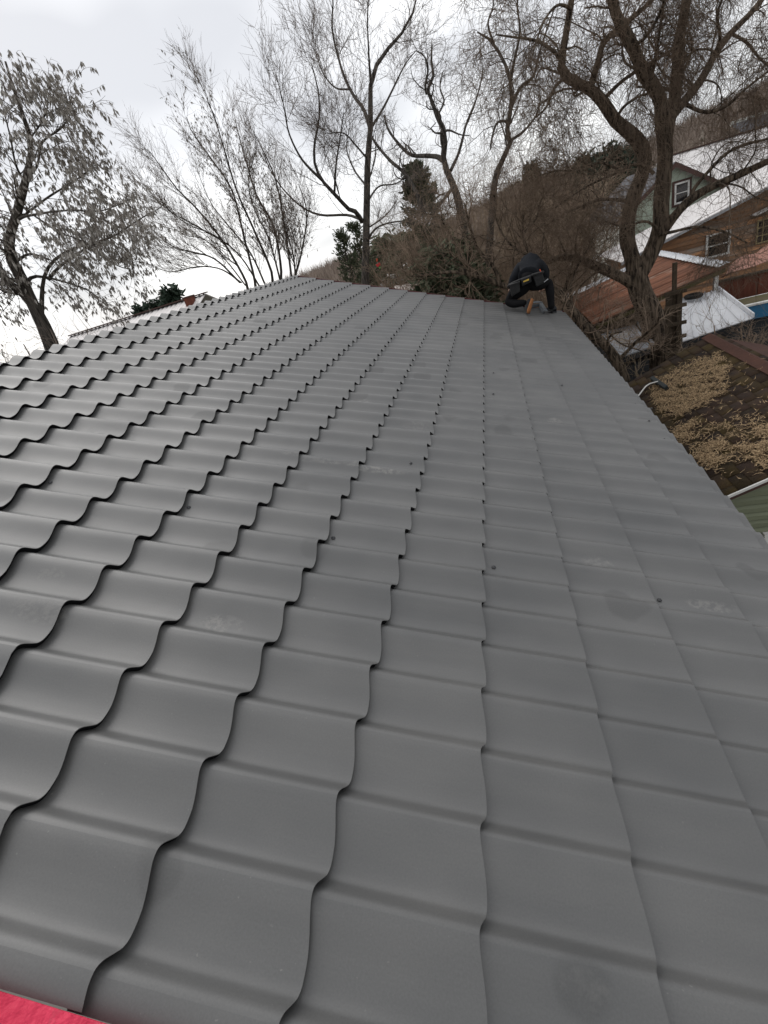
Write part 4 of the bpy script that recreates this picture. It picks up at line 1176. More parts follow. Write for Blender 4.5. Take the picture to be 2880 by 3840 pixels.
t6, l6 = make_tree('many_stemmed_tree', 'fan-shaped many-stemmed bare tree with sparse leaves, left of the tall middle tree', PL6, PR6, [
    dict(per=17, lmin=.5, lmax=1.5, nseg=8, ang=30, bias=(0, 0, .45), wander=.06, rr=.36, tmin=.15, rmin=.005, sides=4),
    dict(per=8, lmin=.4, lmax=1.1, nseg=6, ang=30, bias=(0, 0, .35), wander=.07, rr=.5, rmin=.004, sides=3),
    dict(per=4, lmin=.15, lmax=.5, nseg=4, ang=38, bias=(0, 0, .2), wander=.1, rr=.6, rmin=.003, sides=3)], M_BARKG, M_TWIGS, at(1000, 1090, 15.5) * (1, 1, 0) + (0, 0, GZ), 7)

# --- leaf clusters hanging from twigs
def leaf_clusters(tree, tw, count, size, mt, name='leaves', keep=None, droop=1.0, width=.3, spread=.38):
    P = np.concatenate([t[0][:, 1:].reshape(-1, 3) for t in tw])
    if keep is not None: P = P[keep(P)]
    idx = rng.integers(0, len(P), count)
    C = P[idx] + rng.normal(0, .01, (count, 3))
    V, T_ = [], []
    k = 2
    C = np.repeat(C, k, 0); M = len(C)
    D = rng.normal(0, spread, (M, 3)); D[:, 2] -= droop; D /= np.linalg.norm(D, axis=1, keepdims=True)
    S = np.cross(D, rng.normal(size=(M, 3))); S /= np.linalg.norm(S, axis=1, keepdims=True)
    Nn = np.cross(D, S)
    ln = rng.uniform(.6, 1.25, (M, 1)) * size; wd = ln * width * rng.uniform(.7, 1.2, (M, 1))
    p0 = C; p1 = C + D * ln * .45 + S * wd * .5 + Nn * wd * .2; p2 = C + D * ln + Nn * wd * .3; p3 = C + D * ln * .45 - S * wd * .5 + Nn * wd * .2
    pm = C + D * ln * .5 - Nn * wd * .12
    V = np.stack([p0, p1, p2, p3, pm], 1).reshape(-1, 3)
    b_ = (np.arange(M) * 5)[:, None]
    T_ = np.concatenate([b_ + np.array([[0, 4, 1]]), b_ + np.array([[1, 4, 2]]), b_ + np.array([[2, 4, 3]]), b_ + np.array([[3, 4, 0]])])
    o = link(name, np_mesh(name, V - np.array(tree.location), None, T_), mt, tree)
    return tag(o, kind='stuff')
def upper_left(P):
    x, y, d = pix(P); return (np.abs((x - 700) * .9 - (y - 430) * .62 - 40) < 110) & (y < 1000) | (rng.random(len(P)) < .10)
leaf_clusters(t6, l6[2:], 1900, .085, M_DRYLEAF, keep=upper_left)

# --- left tree full of hanging dry leaf clusters
T0 = [([(205, 1330), (192, 1291), (164, 1223), (119, 1133), (85, 1054), (42, 969), (34, 901), (57, 822), (79, 743), (96, 675), (113, 602), (113, 517), (85, 430), (55, 345), (20, 230)], 74, 10),
      ([(125, 1145), (85, 1100, -.1), (34, 1060, -.2), (0, 1009, -.3), (-60, 900, -.4), (-90, 760, -.5)], 50, 20),
      ([(98, 1075), (105, 1050, .1), (130, 1037, .2), (158, 1038, .3), (209, 1048, .4), (316, 1082, .5), (362, 1110, .6), (430, 1150, .7)], 22, 2),
      ([(158, 1210, 0), (156, 1150, .15), (158, 1100, .3), (160, 1070, .3), (170, 1026, .3), (198, 981, .3), (254, 941, .4), (339, 913, .5), (418, 890, .6), (480, 851, .7), (542, 811, .8), (600, 780, .9), (625, 755, .9)], 24, 2),
      ([(180, 1050, .4), (226, 998, .6), (316, 935, .8), (380, 905, .9), (440, 860, 1)], 18, 2),
      ([(70, 822), (90, 812, -.2), (130, 805, -.3), (198, 794, -.4), (282, 788, -.5), (362, 794, -.6), (440, 770, -.7), (500, 740, -.8)], 16, 2),
      ([(100, 670), (140, 620, .3), (158, 534, .4), (226, 483, .5), (266, 421, .6), (255, 340, .6)], 14, 5),
      ([(96, 690), (60, 620, -.4), (40, 520, -.5), (15, 420, -.6)], 13, 5),
      ([(100, 800, .3), (180, 740, .5), (260, 690, .6), (330, 640, .7), (360, 590, .8)], 12, 4),
      ([(60, 960), (0, 930, -.3), (-60, 880, -.4)], 16, 8),
      ([(85, 1105), (50, 1100, -.3), (20, 1095, -.3), (0, 1085, -.4)], 14, 8),
      ([(300, 915, .5), (380, 960, .8), (450, 1000, 1), (500, 1010, 1)], 9, 4),
      ([(130, 810, -.3), (220, 870, -.5), (300, 900, -.6), (380, 950, -.7)], 9, 4),
      ([(113, 520), (160, 450, -.3), (180, 380, -.4), (150, 300, -.5)], 9, 4)]
PL0, PR0 = limbs_from_px(T0, 10.0, rscale=.72)
rng = np.random.default_rng(17)
t0, l0 = make_tree('leafy_tree', 'tree with hanging clusters of dry grey leaves at the left edge', PL0, PR0, [
    dict(per=16, lmin=.45, lmax=1.2, nseg=7, ang=48, bias=(0, 0, .25), wander=.12, rr=.33, tmin=.22, curl=.05, rmin=.006, sides=4),
    dict(per=5, lmin=.3, lmax=.8, nseg=6, ang=45, bias=(0, 0, -.1), wander=.13, rr=.5, curl=.06, rmin=.004, sides=3),
    dict(per=2, lmin=.1, lmax=.35, nseg=4, ang=45, bias=(0, 0, -.6), wander=.14, rr=.6, rmin=.003, sides=3)], M_BARKG, M_TWIGG, at(205, 1330, 10) * (1, 1, 0) + (0, 0, GZ), 10, wob=.06)
link('lower_trunk', np_mesh('lower_trunk', *[x - (np.array(t0.location) if k == 0 else 0) for k, x in enumerate(tube_arrays(np.linspace(PL0[0][0] + (0, 0, .1), PL0[0][0] * (1, 1, 0) + (0, 0, GZ), 5)[None], np.linspace(.19, .30, 5)[None], 10))], smooth=True), M_BARKG, t0)
leaf_clusters(t0, l0[2:], 5600, .105, M_DRYLEAF, width=.36, spread=.24)

# ------------------------------------------------------------------ shrubs and brush beyond the far end
rng = np.random.default_rng(21)
def shrub(label, px, py_base, Y, height, spread, stems, lean=(0, 0), tw=M_TWIGB, name='shrub', dens=1.0):
    P = at(px, py_base, Y); base = np.array([P[0], P[1], GZ])
    n = stems
    a = rng.uniform(0, 2 * np.pi, n); rr_ = rng.uniform(0, .35, n)
    S = base + np.stack([np.cos(a) * rr_, np.sin(a) * rr_, np.zeros(n)], 1)
    D = np.stack([np.cos(a) * spread * rng.uniform(.1, 1, n) + lean[0], np.sin(a) * spread * rng.uniform(.1, 1, n) + lean[1], np.full(n, 1.0)], 1)
    D /= np.linalg.norm(D, axis=1, keepdims=True)
    L_ = height * rng.uniform(.65, 1.1, n)
    seg = 9; pts = np.zeros((n, seg + 1, 3)); pts[:, 0] = S
    for k in range(seg):
        D = D + rng.normal(0, .07, (n, 3)) + np.array([0, 0, .05]); D /= np.linalg.norm(D, axis=1, keepdims=True)
        pts[:, k + 1] = pts[:, k] + D * (L_ / seg)[:, None]
    R = np.linspace(.036, .011, seg + 1)[None] * rng.uniform(.7, 1.4, (n, 1))
    e_, al = make_tree(name, label, pts, R, [
        dict(per=int(6 * dens), lmin=height * .15, lmax=height * .4, nseg=6, ang=38, bias=(0, 0, .3), wander=.12, rr=.5, tmin=.25, curl=.05, rmin=.005, sides=3),
        dict(per=5, lmin=height * .08, lmax=height * .22, nseg=5, ang=42, bias=(0, 0, .1), wander=.14, rr=.6, curl=.06, rmin=.0045 * max(1, Y / 20), sides=3),
        dict(per=2, lmin=height * .05, lmax=height * .14, nseg=4, ang=45, bias=(0, 0, -.2), wander=.16, rr=.7, rmin=.0034 * max(1, Y / 20), sides=3)], tw, tw, base, 5, cat='shrub')
    tag(e_, group='bare shrubs beyond the far roof edge')
    return e_
for (px, Y, h_, sp, st, lab, tw, lean) in [
    (1240, 19.0, 4.7, .55, 26, 'bare brown shrub at the foot of the tall middle tree, left side', M_TWIGB, (0, 0)),
    (1440, 17.5, 4.9, .55, 26, 'bare brown shrub right of the tall middle tree around the red scrap', M_TWIGB, (0, 0)),
    (1560, 20.0, 5.8, .50, 30, 'bare brown shrub behind the small evergreen', M_TWIGB, (0, 0)),
    (1680, 17.0, 6.2, .50, 24, 'tall bare brown shrub left of the worker under the crooked tree', M_TWIGB, (0, 0)),
    (1800, 19.0, 6.6, .50, 22, 'tall bare brown shrub just left of the worker, behind the slender tree', M_TWIGO, (0, 0)),
    (1920, 16.5, 5.6, .55, 22, 'bare brown shrub straight behind the worker', M_TWIGB, (0, 0)),
    (2020, 20.5, 6.2, .50, 22, 'bare ochre shrub above the right shoulder of the worker', M_TWIGO, (0, 0)),
    (2110, 24.0, 6.4, .45, 20, 'bare brown shrub between worker and mint green house', M_TWIGB, (0, 0)),
    (2060, 30.0, 6.0, .50, 24, 'tall bare brown shrub further back behind the worker', M_TWIGB, (0, 0)),
    (1900, 27.0, 5.8, .50, 34, 'tall bare brown shrub at the foot of the wooded hill', M_TWIGO, (0, 0)),
    (1700, 28.0, 5.6, .50, 32, 'bare brown shrub behind the column shaped evergreen', M_TWIGB, (0, 0)),
    (2180, 27.0, 5.6, .6, 22, 'bare brown shrub in front of the pale side wall of the mint green house', M_TWIGO, (0, 0)),
    (2130, 38.0, 6.4, .6, 26, 'bare shrub on the slope left of the mint green house, farther back', M_TWIGB, (0, 0)),
    (1990, 36.0, 6.2, .6, 26, 'bare ochre shrub on the slope right of the pointed evergreen', M_TWIGO, (0, 0)),
    (2060, 17.5, 5.0, .6, 20, 'bare brown shrub just past the roof corner, right of the worker', M_TWIGB, (0, 0)),
    (1340, 16.0, 4.6, .6, 22, 'bare brown brush in front of the tall middle tree trunk', M_TWIGO, (0, 0)),
    (1090, 18.0, 4.4, .50, 22, 'low bare shrub between the many-stemmed and the tall tree', M_TWIGB, (0, 0)),
    (930, 17.5, 4.4, .50, 22, 'low bare ochre shrub under the many-stemmed tree', M_TWIGO, (0, 0)),
]:
    shrub(lab, px, 1000, Y, h_, sp, st, lean, tw, dens=1.0)
# brush at the left tree's foot and at the willow's foot
shrub('low bare brush at the foot of the leafy tree on the left', 60, 1330, 9.5, 5.9, .35, 22, (0, 0), M_TWIGG)
shrub('thin brush around the willow base beside the flat store', 2420, 1340, 11.0, 2.2, .8, 9, (0, 0), M_TWIGO)
shrub('bare brush beside the blue box right of the shingled shed ridge', 2800, 1250, 11.2, 2.5, .6, 14, (0, 0), M_TWIGB)

# ------------------------------------------------------------------ evergreens
def evergreen(label, base, height, radius, count, shape='cone', mt=M_NEEDLE, name='evergreen_tree', size=.22, trunk_r=.09, low=.08, group=None):
    base = np.asarray(base, float)
    e_ = empty(name, base); tag(e_, label, 'tree', group)
    tp = np.array([[0, 0, 0], [.02, .01, height * .5], [0, 0, height * .97]])
    a, r = resample(tp, [trunk_r, trunk_r * .6, .01], 8)
    # limbs
    nl = int(130 if shape != 'column' else 260)
    hz_ = rng.uniform(low, .95, nl) * height
    def rad_at(f):
        if shape == 'cone': return radius * (1 - f) ** .85
        if shape == 'column': return radius * np.clip(np.minimum(1, (1.02 - f) * 3.2), 0, 1) ** .7
        return radius * np.sqrt(np.clip(1 - (2 * f - .95) ** 2, 0.02, 1))
    ang = rng.uniform(0, 2 * np.pi, nl)
    P = np.zeros((nl, 5, 3)); R = np.zeros((nl, 5))
    for k in range(5):
        t = k / 4
        rr_ = rad_at(hz_ / height) * t * .92
        P[:, k] = np.stack([np.cos(ang) * rr_, np.sin(ang) * rr_, hz_ + (.25 if shape == 'column' else -.18) * rr_ + (0.3 * rr_ if shape == 'column' else 0)], 1)
        R[:, k] = trunk_r * .25 * (1 - .8 * t)
    v, q = join_tubes([(a[None], r[None], 8), (P, R, 3)])
    link('trunk', np_mesh('trunk', v, q, smooth=True), M_BARKG, e_)
    # sprays: clumped needles around the limbs
    li = rng.integers(0, nl, count); t = rng.uniform(.15, 1, count) ** .7 * 3.999
    k = t.astype(int); f = (t - k)[:, None]
    C = P[li, k] * (1 - f) + P[li, np.minimum(k + 1, 4)] * f + rng.normal(0, size * .55, (count, 3))
    out = C.copy(); out[:, 2] = 0; out /= np.linalg.norm(out, axis=1, keepdims=True) + 1e-6
    D = out * .7 + rng.normal(0, .45, (count, 3)); D[:, 2] += (.8 if shape == 'column' else -.15)
    D /= np.linalg.norm(D, axis=1, keepdims=True)
    S = np.cross(D, rng.normal(size=(count, 3))); S /= np.linalg.norm(S, axis=1, keepdims=True)
    ln = size * rng.uniform(.6, 1.4, (count, 1)); wd = ln * .16
    V = np.stack([C - S * wd, C + S * wd, C + D * ln * .7 + S * wd * .9, C + D * ln, C + D * ln * .7 - S * wd * .9], 1).reshape(-1, 3)
    b_ = (np.arange(count) * 5)[:, None]
    T_ = np.concatenate([b_ + np.array([[0, 1, 2]]), b_ + np.array([[0, 2, 4]]), b_ + np.array([[4, 2, 3]])])
    link('crown', np_mesh('crown', V, None, T_), mt, e_)
    return e_
def gbase(px, py, Y):
    P = at(px, py, Y); return (P[0], P[1], GZ)
rng = np.random.default_rng(31)
hgt = lambda px, py, Y: at(px, py, Y)[2] - GZ
evergreen('column shaped evergreen wrapped in twigs, left of the crooked tree', gbase(1625, 1000, 20), hgt(1575, 570, 20), .75, 12000, 'column', M_NEEDLE, size=.15)
evergreen('narrow dark evergreen beside the trunk of the tall middle tree', gbase(1310, 1000, 21), hgt(1285, 830, 21), .5, 3200, 'column', M_NEEDLE, size=.13)
evergreen('second narrow evergreen pressed against the tall middle tree trunk', gbase(1365, 1000, 22), hgt(1340, 800, 22), .5, 3200, 'column', M_NEEDLE, size=.13)
evergreen('small dark evergreen just past the far roof edge, left of the worker', gbase(1690, 1090, 13.5), hgt(1660, 880, 13.5), 1.35, 11000, 'round', M_NEEDLE, size=.2, low=.45)
evergreen('broad evergreen behind the shrubs right of the tall middle tree', gbase(1490, 1000, 30), hgt(1480, 850, 30), 2.6, 6000, 'round', M_NEEDLE, size=.35)
evergreen('pointed evergreen rising above the shrubs behind the worker', gbase(2010, 800, 46), hgt(1985, 600, 46), 1.9, 9000, 'cone', M_NEEDLE2, size=.3)
evergreen('dark evergreen on the hill left of the mint green house', gbase(2200, 800, 60), hgt(2165, 585, 60), 2.6, 5000, 'cone', M_NEEDLE2, size=.5)
evergreen('broad dark evergreen on the hill above the mint green house roof', gbase(2300, 800, 64), hgt(2260, 540, 64), 4.2, 8000, 'round', M_NEEDLE2, size=.55)
evergreen('dark evergreen behind the white roof on the left, the tallest of its row', gbase(670, 1170, 34), hgt(640, 1062, 34), 1.7, 4500, 'cone', M_NEEDLE2, size=.4)
evergreen('dark evergreen behind the white roof on the left, middle of its row', gbase(600, 1180, 36), hgt(585, 1112, 36), 1.6, 3500, 'cone', M_NEEDLE2, size=.4)
evergreen('dark evergreen behind the white roof on the left, lowest of its row', gbase(545, 1190, 37), hgt(535, 1128, 37), 1.6, 3500, 'cone', M_NEEDLE2, size=.4)
evergreen('rounded evergreen bush over our ridge near the leafy tree', gbase(390, 1270, 12.5), hgt(385, 1222, 12.5), 1.3, 6000, 'round', M_NEEDLE, size=.16, name='evergreen_bush')

# ------------------------------------------------------------------ bare woods on the far hill: one mass
rng = np.random.default_rng(41)
nt_ = 4200
aa = rng.uniform(A_[0] + .1, A_[-1], nt_); rr_ = np.sqrt(rng.uniform(85 ** 2, 268 ** 2, nt_))
zz = np.array([hill_h(a, r) for a, r in zip(aa, rr_)])
B_ = np.stack([rr_ * np.sin(aa), rr_ * np.cos(aa), zz - .5], 1)
ns = 13
C = np.repeat(B_, ns, 0); M = len(C)
hh = np.repeat(rng.uniform(3.5, 6.5, nt_), ns) * rng.uniform(.6, 1.05, M)
C = C + np.stack([rng.normal(0, .25, M), rng.normal(0, .25, M), hh * rng.uniform(0, .4, M)], 1)
D = np.stack([rng.normal(0, .36, M), rng.normal(0, .36, M), np.ones(M)], 1); D /= np.linalg.norm(D, axis=1, keepdims=True)
S = np.stack([np.cos(np.repeat(aa, ns)), -np.sin(np.repeat(aa, ns)), np.zeros(M)], 1) * rng.uniform(.05, .13, (M, 1))
tip = C + D * (hh * .75)[:, None]
V = np.stack([C - S, C + S, tip], 1).reshape(-1, 3)
o = link('hill_woods', np_mesh('hill_woods', V, None, np.arange(M * 3).reshape(-1, 3)), M_TWIGH)
tag(o, 'brown bare woods covering the hillside', 'woods', kind='stuff')

# ------------------------------------------------------------------ fallen leaves on the roofs
rng = np.random.default_rng(51)
def in_poly(x, y, poly):
    r = np.zeros(len(x), bool); n = len(poly)
    for i in range(n):
        (x1, y1), (x2, y2) = poly[i], poly[(i + 1) % n]
        c = ((y1 > y) != (y2 > y)) & (x < (x2 - x1) * (y - y1) / (y2 - y1 + 1e-9) + x1)
        r ^= c
    return r
def litter(name, label, patches, n_, d_, size=.075):
    """narrow curled leaves lying on a plane n.x = d"""
    cen, dens = [], []
    for poly, cnt in patches:
        xs = [p[0] for p in poly]; ys = [p[1] for p in poly]
        x = rng.uniform(min(xs), max(xs), cnt * 3); y = rng.uniform(min(ys), max(ys), cnt * 3)
        k = in_poly(x, y, poly); x, y = x[k][:cnt], y[k][:cnt]
        for a, b_ in zip(x, y): cen.append(plane_hit(a + rng.normal(0, 7), b_ + rng.normal(0, 7), n_, d_))
    C = np.array(cen)
    nz_ = np.sin(C[:, 0] * 9 + 2 * np.sin(C[:, 1] * 7)) * np.sin(C[:, 1] * 8 + 1.5 * np.sin(C[:, 0] * 11)) + .6 * np.sin(C[:, 0] * 23 + C[:, 1] * 17)
    C = C[nz_ + rng.normal(0, .45, len(C)) > -.35]; M = len(C)
    n_ = np.asarray(n_, float) / np.linalg.norm(n_)
    D = rng.normal(size=(M, 3)); D -= (D @ n_)[:, None] * n_; D /= np.linalg.norm(D, axis=1, keepdims=True)
    S = np.cross(n_, D)
    C = C + n_ * rng.uniform(.006, .05, (M, 1))
    ln = size * rng.uniform(.35, 1.5, (M, 1)) * np.where(rng.random((M, 1)) < .15, 1.6, 1.1); wd = size * .047 * rng.uniform(.6, 1.5, (M, 1)); cu_ = rng.uniform(-.012, .03, (M, 1)); bd = rng.normal(0, .016, (M, 1))
    tl = rng.normal(0, .25, (M, 1)) * ln
    p = [C - D * ln * .5 + n_ * cu_ - n_ * tl * .3, C - D * ln * .15 + S * (wd + bd), C - D * ln * .15 - S * (wd - bd), C + D * ln * .2 + S * (wd + bd), C + D * ln * .2 - S * (wd - bd), C + D * ln * .5 + n_ * cu_ + n_ * tl * .3]
    V = np.stack(p, 1).reshape(-1, 3); b_ = (np.arange(M) * 6)[:, None]
    T_ = np.concatenate([b_ + np.array([[0, 2, 1]]), b_ + np.array([[1, 2, 4]]), b_ + np.array([[1, 4, 3]]), b_ + np.array([[3, 4, 5]])])
    o = link(name, np_mesh(name, V, None, T_), M_LITTER)
    return tag(o, label, 'leaves', kind='stuff')
nB = np.array([-BT, 0, 1.0]); dB = np.dot(nB, (BX, 0, BZ - .012))
litter('leaf_litter', 'dry tan leaves piled on the brown shingle roof', [
    ([(2462, 1430), (2590, 1360), (2700, 1330), (2738, 1370), (2720, 1470), (2640, 1520), (2560, 1560), (2490, 1535), (2440, 1480)], 4600),
    ([(2440, 1480), (2500, 1500), (2540, 1570), (2480, 1560)], 260),
    ([(2520, 1620), (2620, 1580), (2600, 1640), (2540, 1660)], 420),
    ([(2590, 1690), (2700, 1650), (2760, 1680), (2720, 1740), (2640, 1750)], 900),
    ([(2770, 1670), (2850, 1655), (2860, 1720), (2800, 1725)], 420),
    ([(2830, 1600), (2890, 1600), (2890, 1780), (2850, 1760)], 420),
    ([(2520, 1590), (2860, 1560), (2880, 1700), (2640, 1770)], 700),
    ([(2450, 1420), (2880, 1340), (2880, 1780), (2700, 1830)], 330)], nB, dB)
litter('leaf_litter', 'dry tan leaves on the flat blue-grey store roof', [
    ([(2262, 1262), (2385, 1235), (2425, 1285), (2400, 1300), (2330, 1310)], 1500), ([(2240, 1245), (2380, 1220), (2430, 1298), (2322, 1334)], 260)], np.array([0, 0, 1.0]), zc + .002, .07)

# ------------------------------------------------------------------ the roofer kneeling at the far end
M_HOOD = mat('charcoal_hoodie', (.020, .022, .026), (.013, .014, .017), rough=.95, scale=9, bump=.5, bscale=16, spec=.15)
M_TROU = mat('black_trousers', (.008, .008, .009), (.012, .012, .013), rough=.95, scale=8, bump=.4, bscale=18, spec=.12)
M_SHOE = mat('black_shoe', (.014, .015, .017), (.022, .023, .026), rough=.7, scale=12)
M_SOLE = mat('tan_sole', (.36, .155, .06), (.26, .11, .045), rough=.8, scale=20)
M_LEATH = mat('black_leather', (.008, .008, .008), (.016, .016, .017), rough=.55, scale=14, bump=.3, spec=.4)
M_LABY = mat('yellow_label', (.62, .42, .07), (.55, .36, .06), rough=.6)
M_ORNG = mat('orange_plastic', (.72, .12, .05), (.65, .10, .04), rough=.5)
M_SKIN = mat('skin', (.36, .22, .16), (.32, .19, .14), rough=.6)
M_STEEL = mat('tool_steel', (.45, .46, .47), (.35, .36, .37), rough=.35, metal=.6)

def skin_obj(name, nodes, edges, mt, parent, root=0, sub=2, fat=1.0):
    """nodes: (xyz, radius); grown with a Skin modifier"""
    off = np.array(parent.location) if parent is not None else np.zeros(3)
    me = bpy.data.meshes.new(name)
    me.from_pydata([tuple(np.array(p) - off) for p, _ in nodes], edges, [])
    o = link(name, me, None, parent)
    me.materials.append(mt)
    md = o.modifiers.new('skin', 'SKIN'); md.use_smooth_shade = True; md.branch_smoothing = .4
    sv = me.skin_vertices[0].data
    for k, (_, r) in enumerate(nodes):
        sv[k].radius = (r * fat, r * fat)
        sv[k].use_root = (k == root)
    sb = o.modifiers.new('sub', 'SUBSURF'); sb.levels = sub; sb.render_levels = sub
    return o
def roof_pt(px, py, h=0.0):
    i, j = roof_hit(px, py, h); return rp(i, j, h)
J = {
 'pelvis': (at(1983, 1056, 9.02), .135), 'waist': (at(1983, 1034, 9.10), .135), 'chest': (at(1986, 1010, 9.24), .128), 'upper': (at(1988, 991, 9.36), .085),
 'neck': (at(1990, 974, 9.47), .042), 'head': (at(1988, 966, 9.55), .060), 'crown': (at(1986, 960, 9.64), .052),
 'rsh': (at(2022, 988, 9.36), .082), 'rel': (at(2048, 1022, 9.38), .066), 'rwr': (at(2030, 1086, 9.50), .036),
 'lsh': (at(1955, 996, 9.34), .082), 'lel': (at(1930, 1038, 9.28), .066), 'lwr': (at(1913, 1085, 9.36), .036),
 'rhip': (at(2006, 1066, 9.04), .115), 'rth': (at(2034, 1066, 9.12), .088), 'rkn': (at(2058, 1056, 9.20), .070), 'rcalf': (at(2063, 1098, 9.12), .062), 'ran': (at(2069, 1160, 9.06), .046),
 'lhip': (at(1964, 1070, 9.00), .118), 'lth': (at(1930, 1104, 9.0), .092), 'lkn': (at(1902, 1134, 8.99), .072), 'lcalf': (at(1935, 1140, 8.88), .058), 'lan': (at(1974, 1134, 8.75), .042)}
names = list(J)
worker = empty('person', roof_pt(1985, 1165))
tag(worker, 'person in black hoodie and trousers kneeling at the far roof corner, wearing a tool belt', 'person')
ed = [('pelvis', 'waist'), ('waist', 'chest'), ('chest', 'upper'), ('upper', 'neck'), ('neck', 'head'), ('head', 'crown'), ('upper', 'rsh'), ('rsh', 'rel'), ('rel', 'rwr'),
      ('upper', 'lsh'), ('lsh', 'lel'), ('lel', 'lwr'), ('pelvis', 'rhip'), ('rhip', 'rth'), ('rth', 'rkn'), ('rkn', 'rcalf'), ('rcalf', 'ran'), ('pelvis', 'lhip'), ('lhip', 'lth'), ('lth', 'lkn'), ('lkn', 'lcalf'), ('lcalf', 'lan')]
skin_obj('body', [J[n] for n in names], [(names.index(a), names.index(b)) for a, b in ed], M_TROU, worker, fat=1.2)
hn = ['waist', 'chest', 'upper', 'neck', 'rsh', 'rel', 'rwr', 'lsh', 'lel', 'lwr']
hood_nodes = [(J[n][0], J[n][1] + (.022 if n in ('waist', 'chest', 'upper') else .012)) for n in hn]
hood_nodes.append((J['pelvis'][0] + np.array([0, .02, .06]), .152))
skin_obj('hoodie', hood_nodes, [(10, 0), (0, 1), (1, 2), (2, 3), (2, 4), (4, 5), (5, 6), (2, 7), (7, 8), (8, 9)], M_HOOD, worker, root=1, fat=1.22)
skin_obj('hood', [(at(1990, 982, 9.42), .075), (at(1988, 969, 9.52), .078), (at(1987, 960, 9.62), .072), (at(1986, 958, 9.70), .04)], [(0, 1), (1, 2), (2, 3)], M_HOOD, worker)
# hands: palm and five fingers each
for wr, to, nm in ((J['rwr'][0], roof_pt(2018, 1128), 'hand'), (J['lwr'][0], roof_pt(1912, 1120), 'hand')):
    d = to + RN * .03 - wr; L_ = np.linalg.norm(d); d /= L_
    sd2 = np.cross(d, (0, 1, 0)); sd2 /= np.linalg.norm(sd2)
    pal = wr + d * .05; kn = wr + d * .09
    nodes = [(wr, .026), (pal, (.034)), (kn, .03)]; edges = [(0, 1), (1, 2)]
    for q in range(4):
        b0 = len(nodes); ln = (.072, .082, .076, .06)[q]
        r0_ = kn + sd2 * (q - 1.5) * .019
        nodes += [(r0_, .0095), (r0_ + d * ln * .5 + np.array([0, .008, 0]), .009), (r0_ + d * ln + np.array([0, .024, -.004]), .0075)]
        edges += [(2, b0), (b0, b0 + 1), (b0 + 1, b0 + 2)]
    b0 = len(nodes); t0_ = pal + sd2 * .03
    nodes += [(t0_, .011), (t0_ + sd2 * .022 + d * .025, .0105), (t0_ + sd2 * .026 + d * .055, .008)]
    edges += [(1, b0), (b0, b0 + 1), (b0 + 1, b0 + 2)]
    skin_obj(nm, nodes, edges, M_SKIN, worker, sub=1)
def shoe(heel, toe, up, parent, sole_mat, ln=None):
    heel, toe, up = (np.asarray(x, float) for x in (heel, toe, up))
    f = toe - heel; L_ = np.linalg.norm(f); f /= L_
    up = up - np.dot(up, f) * f; up /= np.linalg.norm(up); s_ = np.cross(f, up)
    off = np.array(parent.location)
    prof_ = [(0, .028, .055), (.06, .034, .085), (.2, .037, .10), (.38, .038, .085), (.58, .044, .062), (.78, .047, .048), (.93, .038, .036), (1.0, .02, .022)]
    n = 12; V = []; Q = []
    for (t, w, h) in prof_:
        for k in range(n):
            a = 2 * math.pi * k / n
            x, y = math.cos(a), math.sin(a)
            yy = .018 + (h - .018) * (.5 + .5 * y) if True else 0
            V.append(heel + f * (t * L_) + s_ * w * x * (1 if y < .3 else .92) + up * yy - off)
    for r in range(len(prof_) - 1):
        for k in range(n): Q.append((r * n + k, r * n + (k + 1) % n, (r + 1) * n + (k + 1) % n, (r + 1) * n + k))
    me = np_mesh('shoe', V, Q, smooth=True)
    V2 = [tuple(x) for x in V]; T_ = []
    sh = link('shoe', me, M_SHOE, parent)
    # sole
    Vs, Qs = [], []
    for (t, w, h) in prof_:
        for sx in (-1, 1):
            for z in (0, .022): Vs.append(heel + f * (t * L_ * 1.02 - .004) + s_ * sx * (w + .004) + up * z - off)
    m = len(prof_)
    for r in range(m - 1):
        a = r * 4; b_ = a + 4
        Qs += [(a, b_, b_ + 2, a + 2), (a + 1, a + 3, b_ + 3, b_ + 1), (a, a + 1, b_ + 1, b_), (a + 2, b_ + 2, b_ + 3, a + 3)]
    Qs += [(0, 2, 3, 1), ((m - 1) * 4, (m - 1) * 4 + 1, (m - 1) * 4 + 3, (m - 1) * 4 + 2)]
    link('sole', np_mesh('sole', Vs, Qs), sole_mat, sh)
    return sh
shoe(at(1999, 1122, 8.70), roof_pt(1982, 1176), (-.80, .5, .25), worker, M_SOLE)
shoe(roof_pt(2080, 1172), roof_pt(2056, 1164) + RV * .12, RN, worker, M_SHOE)
def px_slab(quad, Y, th, mt, name, parent, bevel=.012, flare=1.0):
    fr = [at(x, y, Y) for x, y in quad]; c = sum(fr) / 4
    bk = [c + (p - c) * flare + np.array([0, th, 0]) for p in fr]
    m = MB(); m.hexa([fr[3], fr[2], bk[2], bk[3], fr[0], fr[1], bk[1], bk[0]])
    return m.build(name, mt, parent, bevel=bevel)
px_slab([(1912, 1071), (1948, 1058), (1951, 1094), (1919, 1113)], 8.80, .11, M_LEATH, 'pouch', worker)
pm_ = px_slab([(1955, 1046), (1990, 1033), (1994, 1057), (1958, 1074)], 8.80, .09, M_LEATH, 'pouch', worker)
px_slab([(1997, 1032), (2034, 1021), (2045, 1060), (2012, 1076)], 8.82, .12, M_LEATH, 'pouch', worker)
px_slab([(1962, 1054), (1983, 1045), (1984, 1051), (1963, 1059)], 8.793, .006, M_LABY, 'label_patch', worker, bevel=0)
for quad in ([(1912, 1068), (1950, 1055), (1951, 1060), (1913, 1074)], [(1996, 1029), (2035, 1018), (2036, 1024), (1997, 1035)]):
    px_slab(quad, 8.79, .13, M_LEATH, 'pouch_flap', worker, bevel=.004)
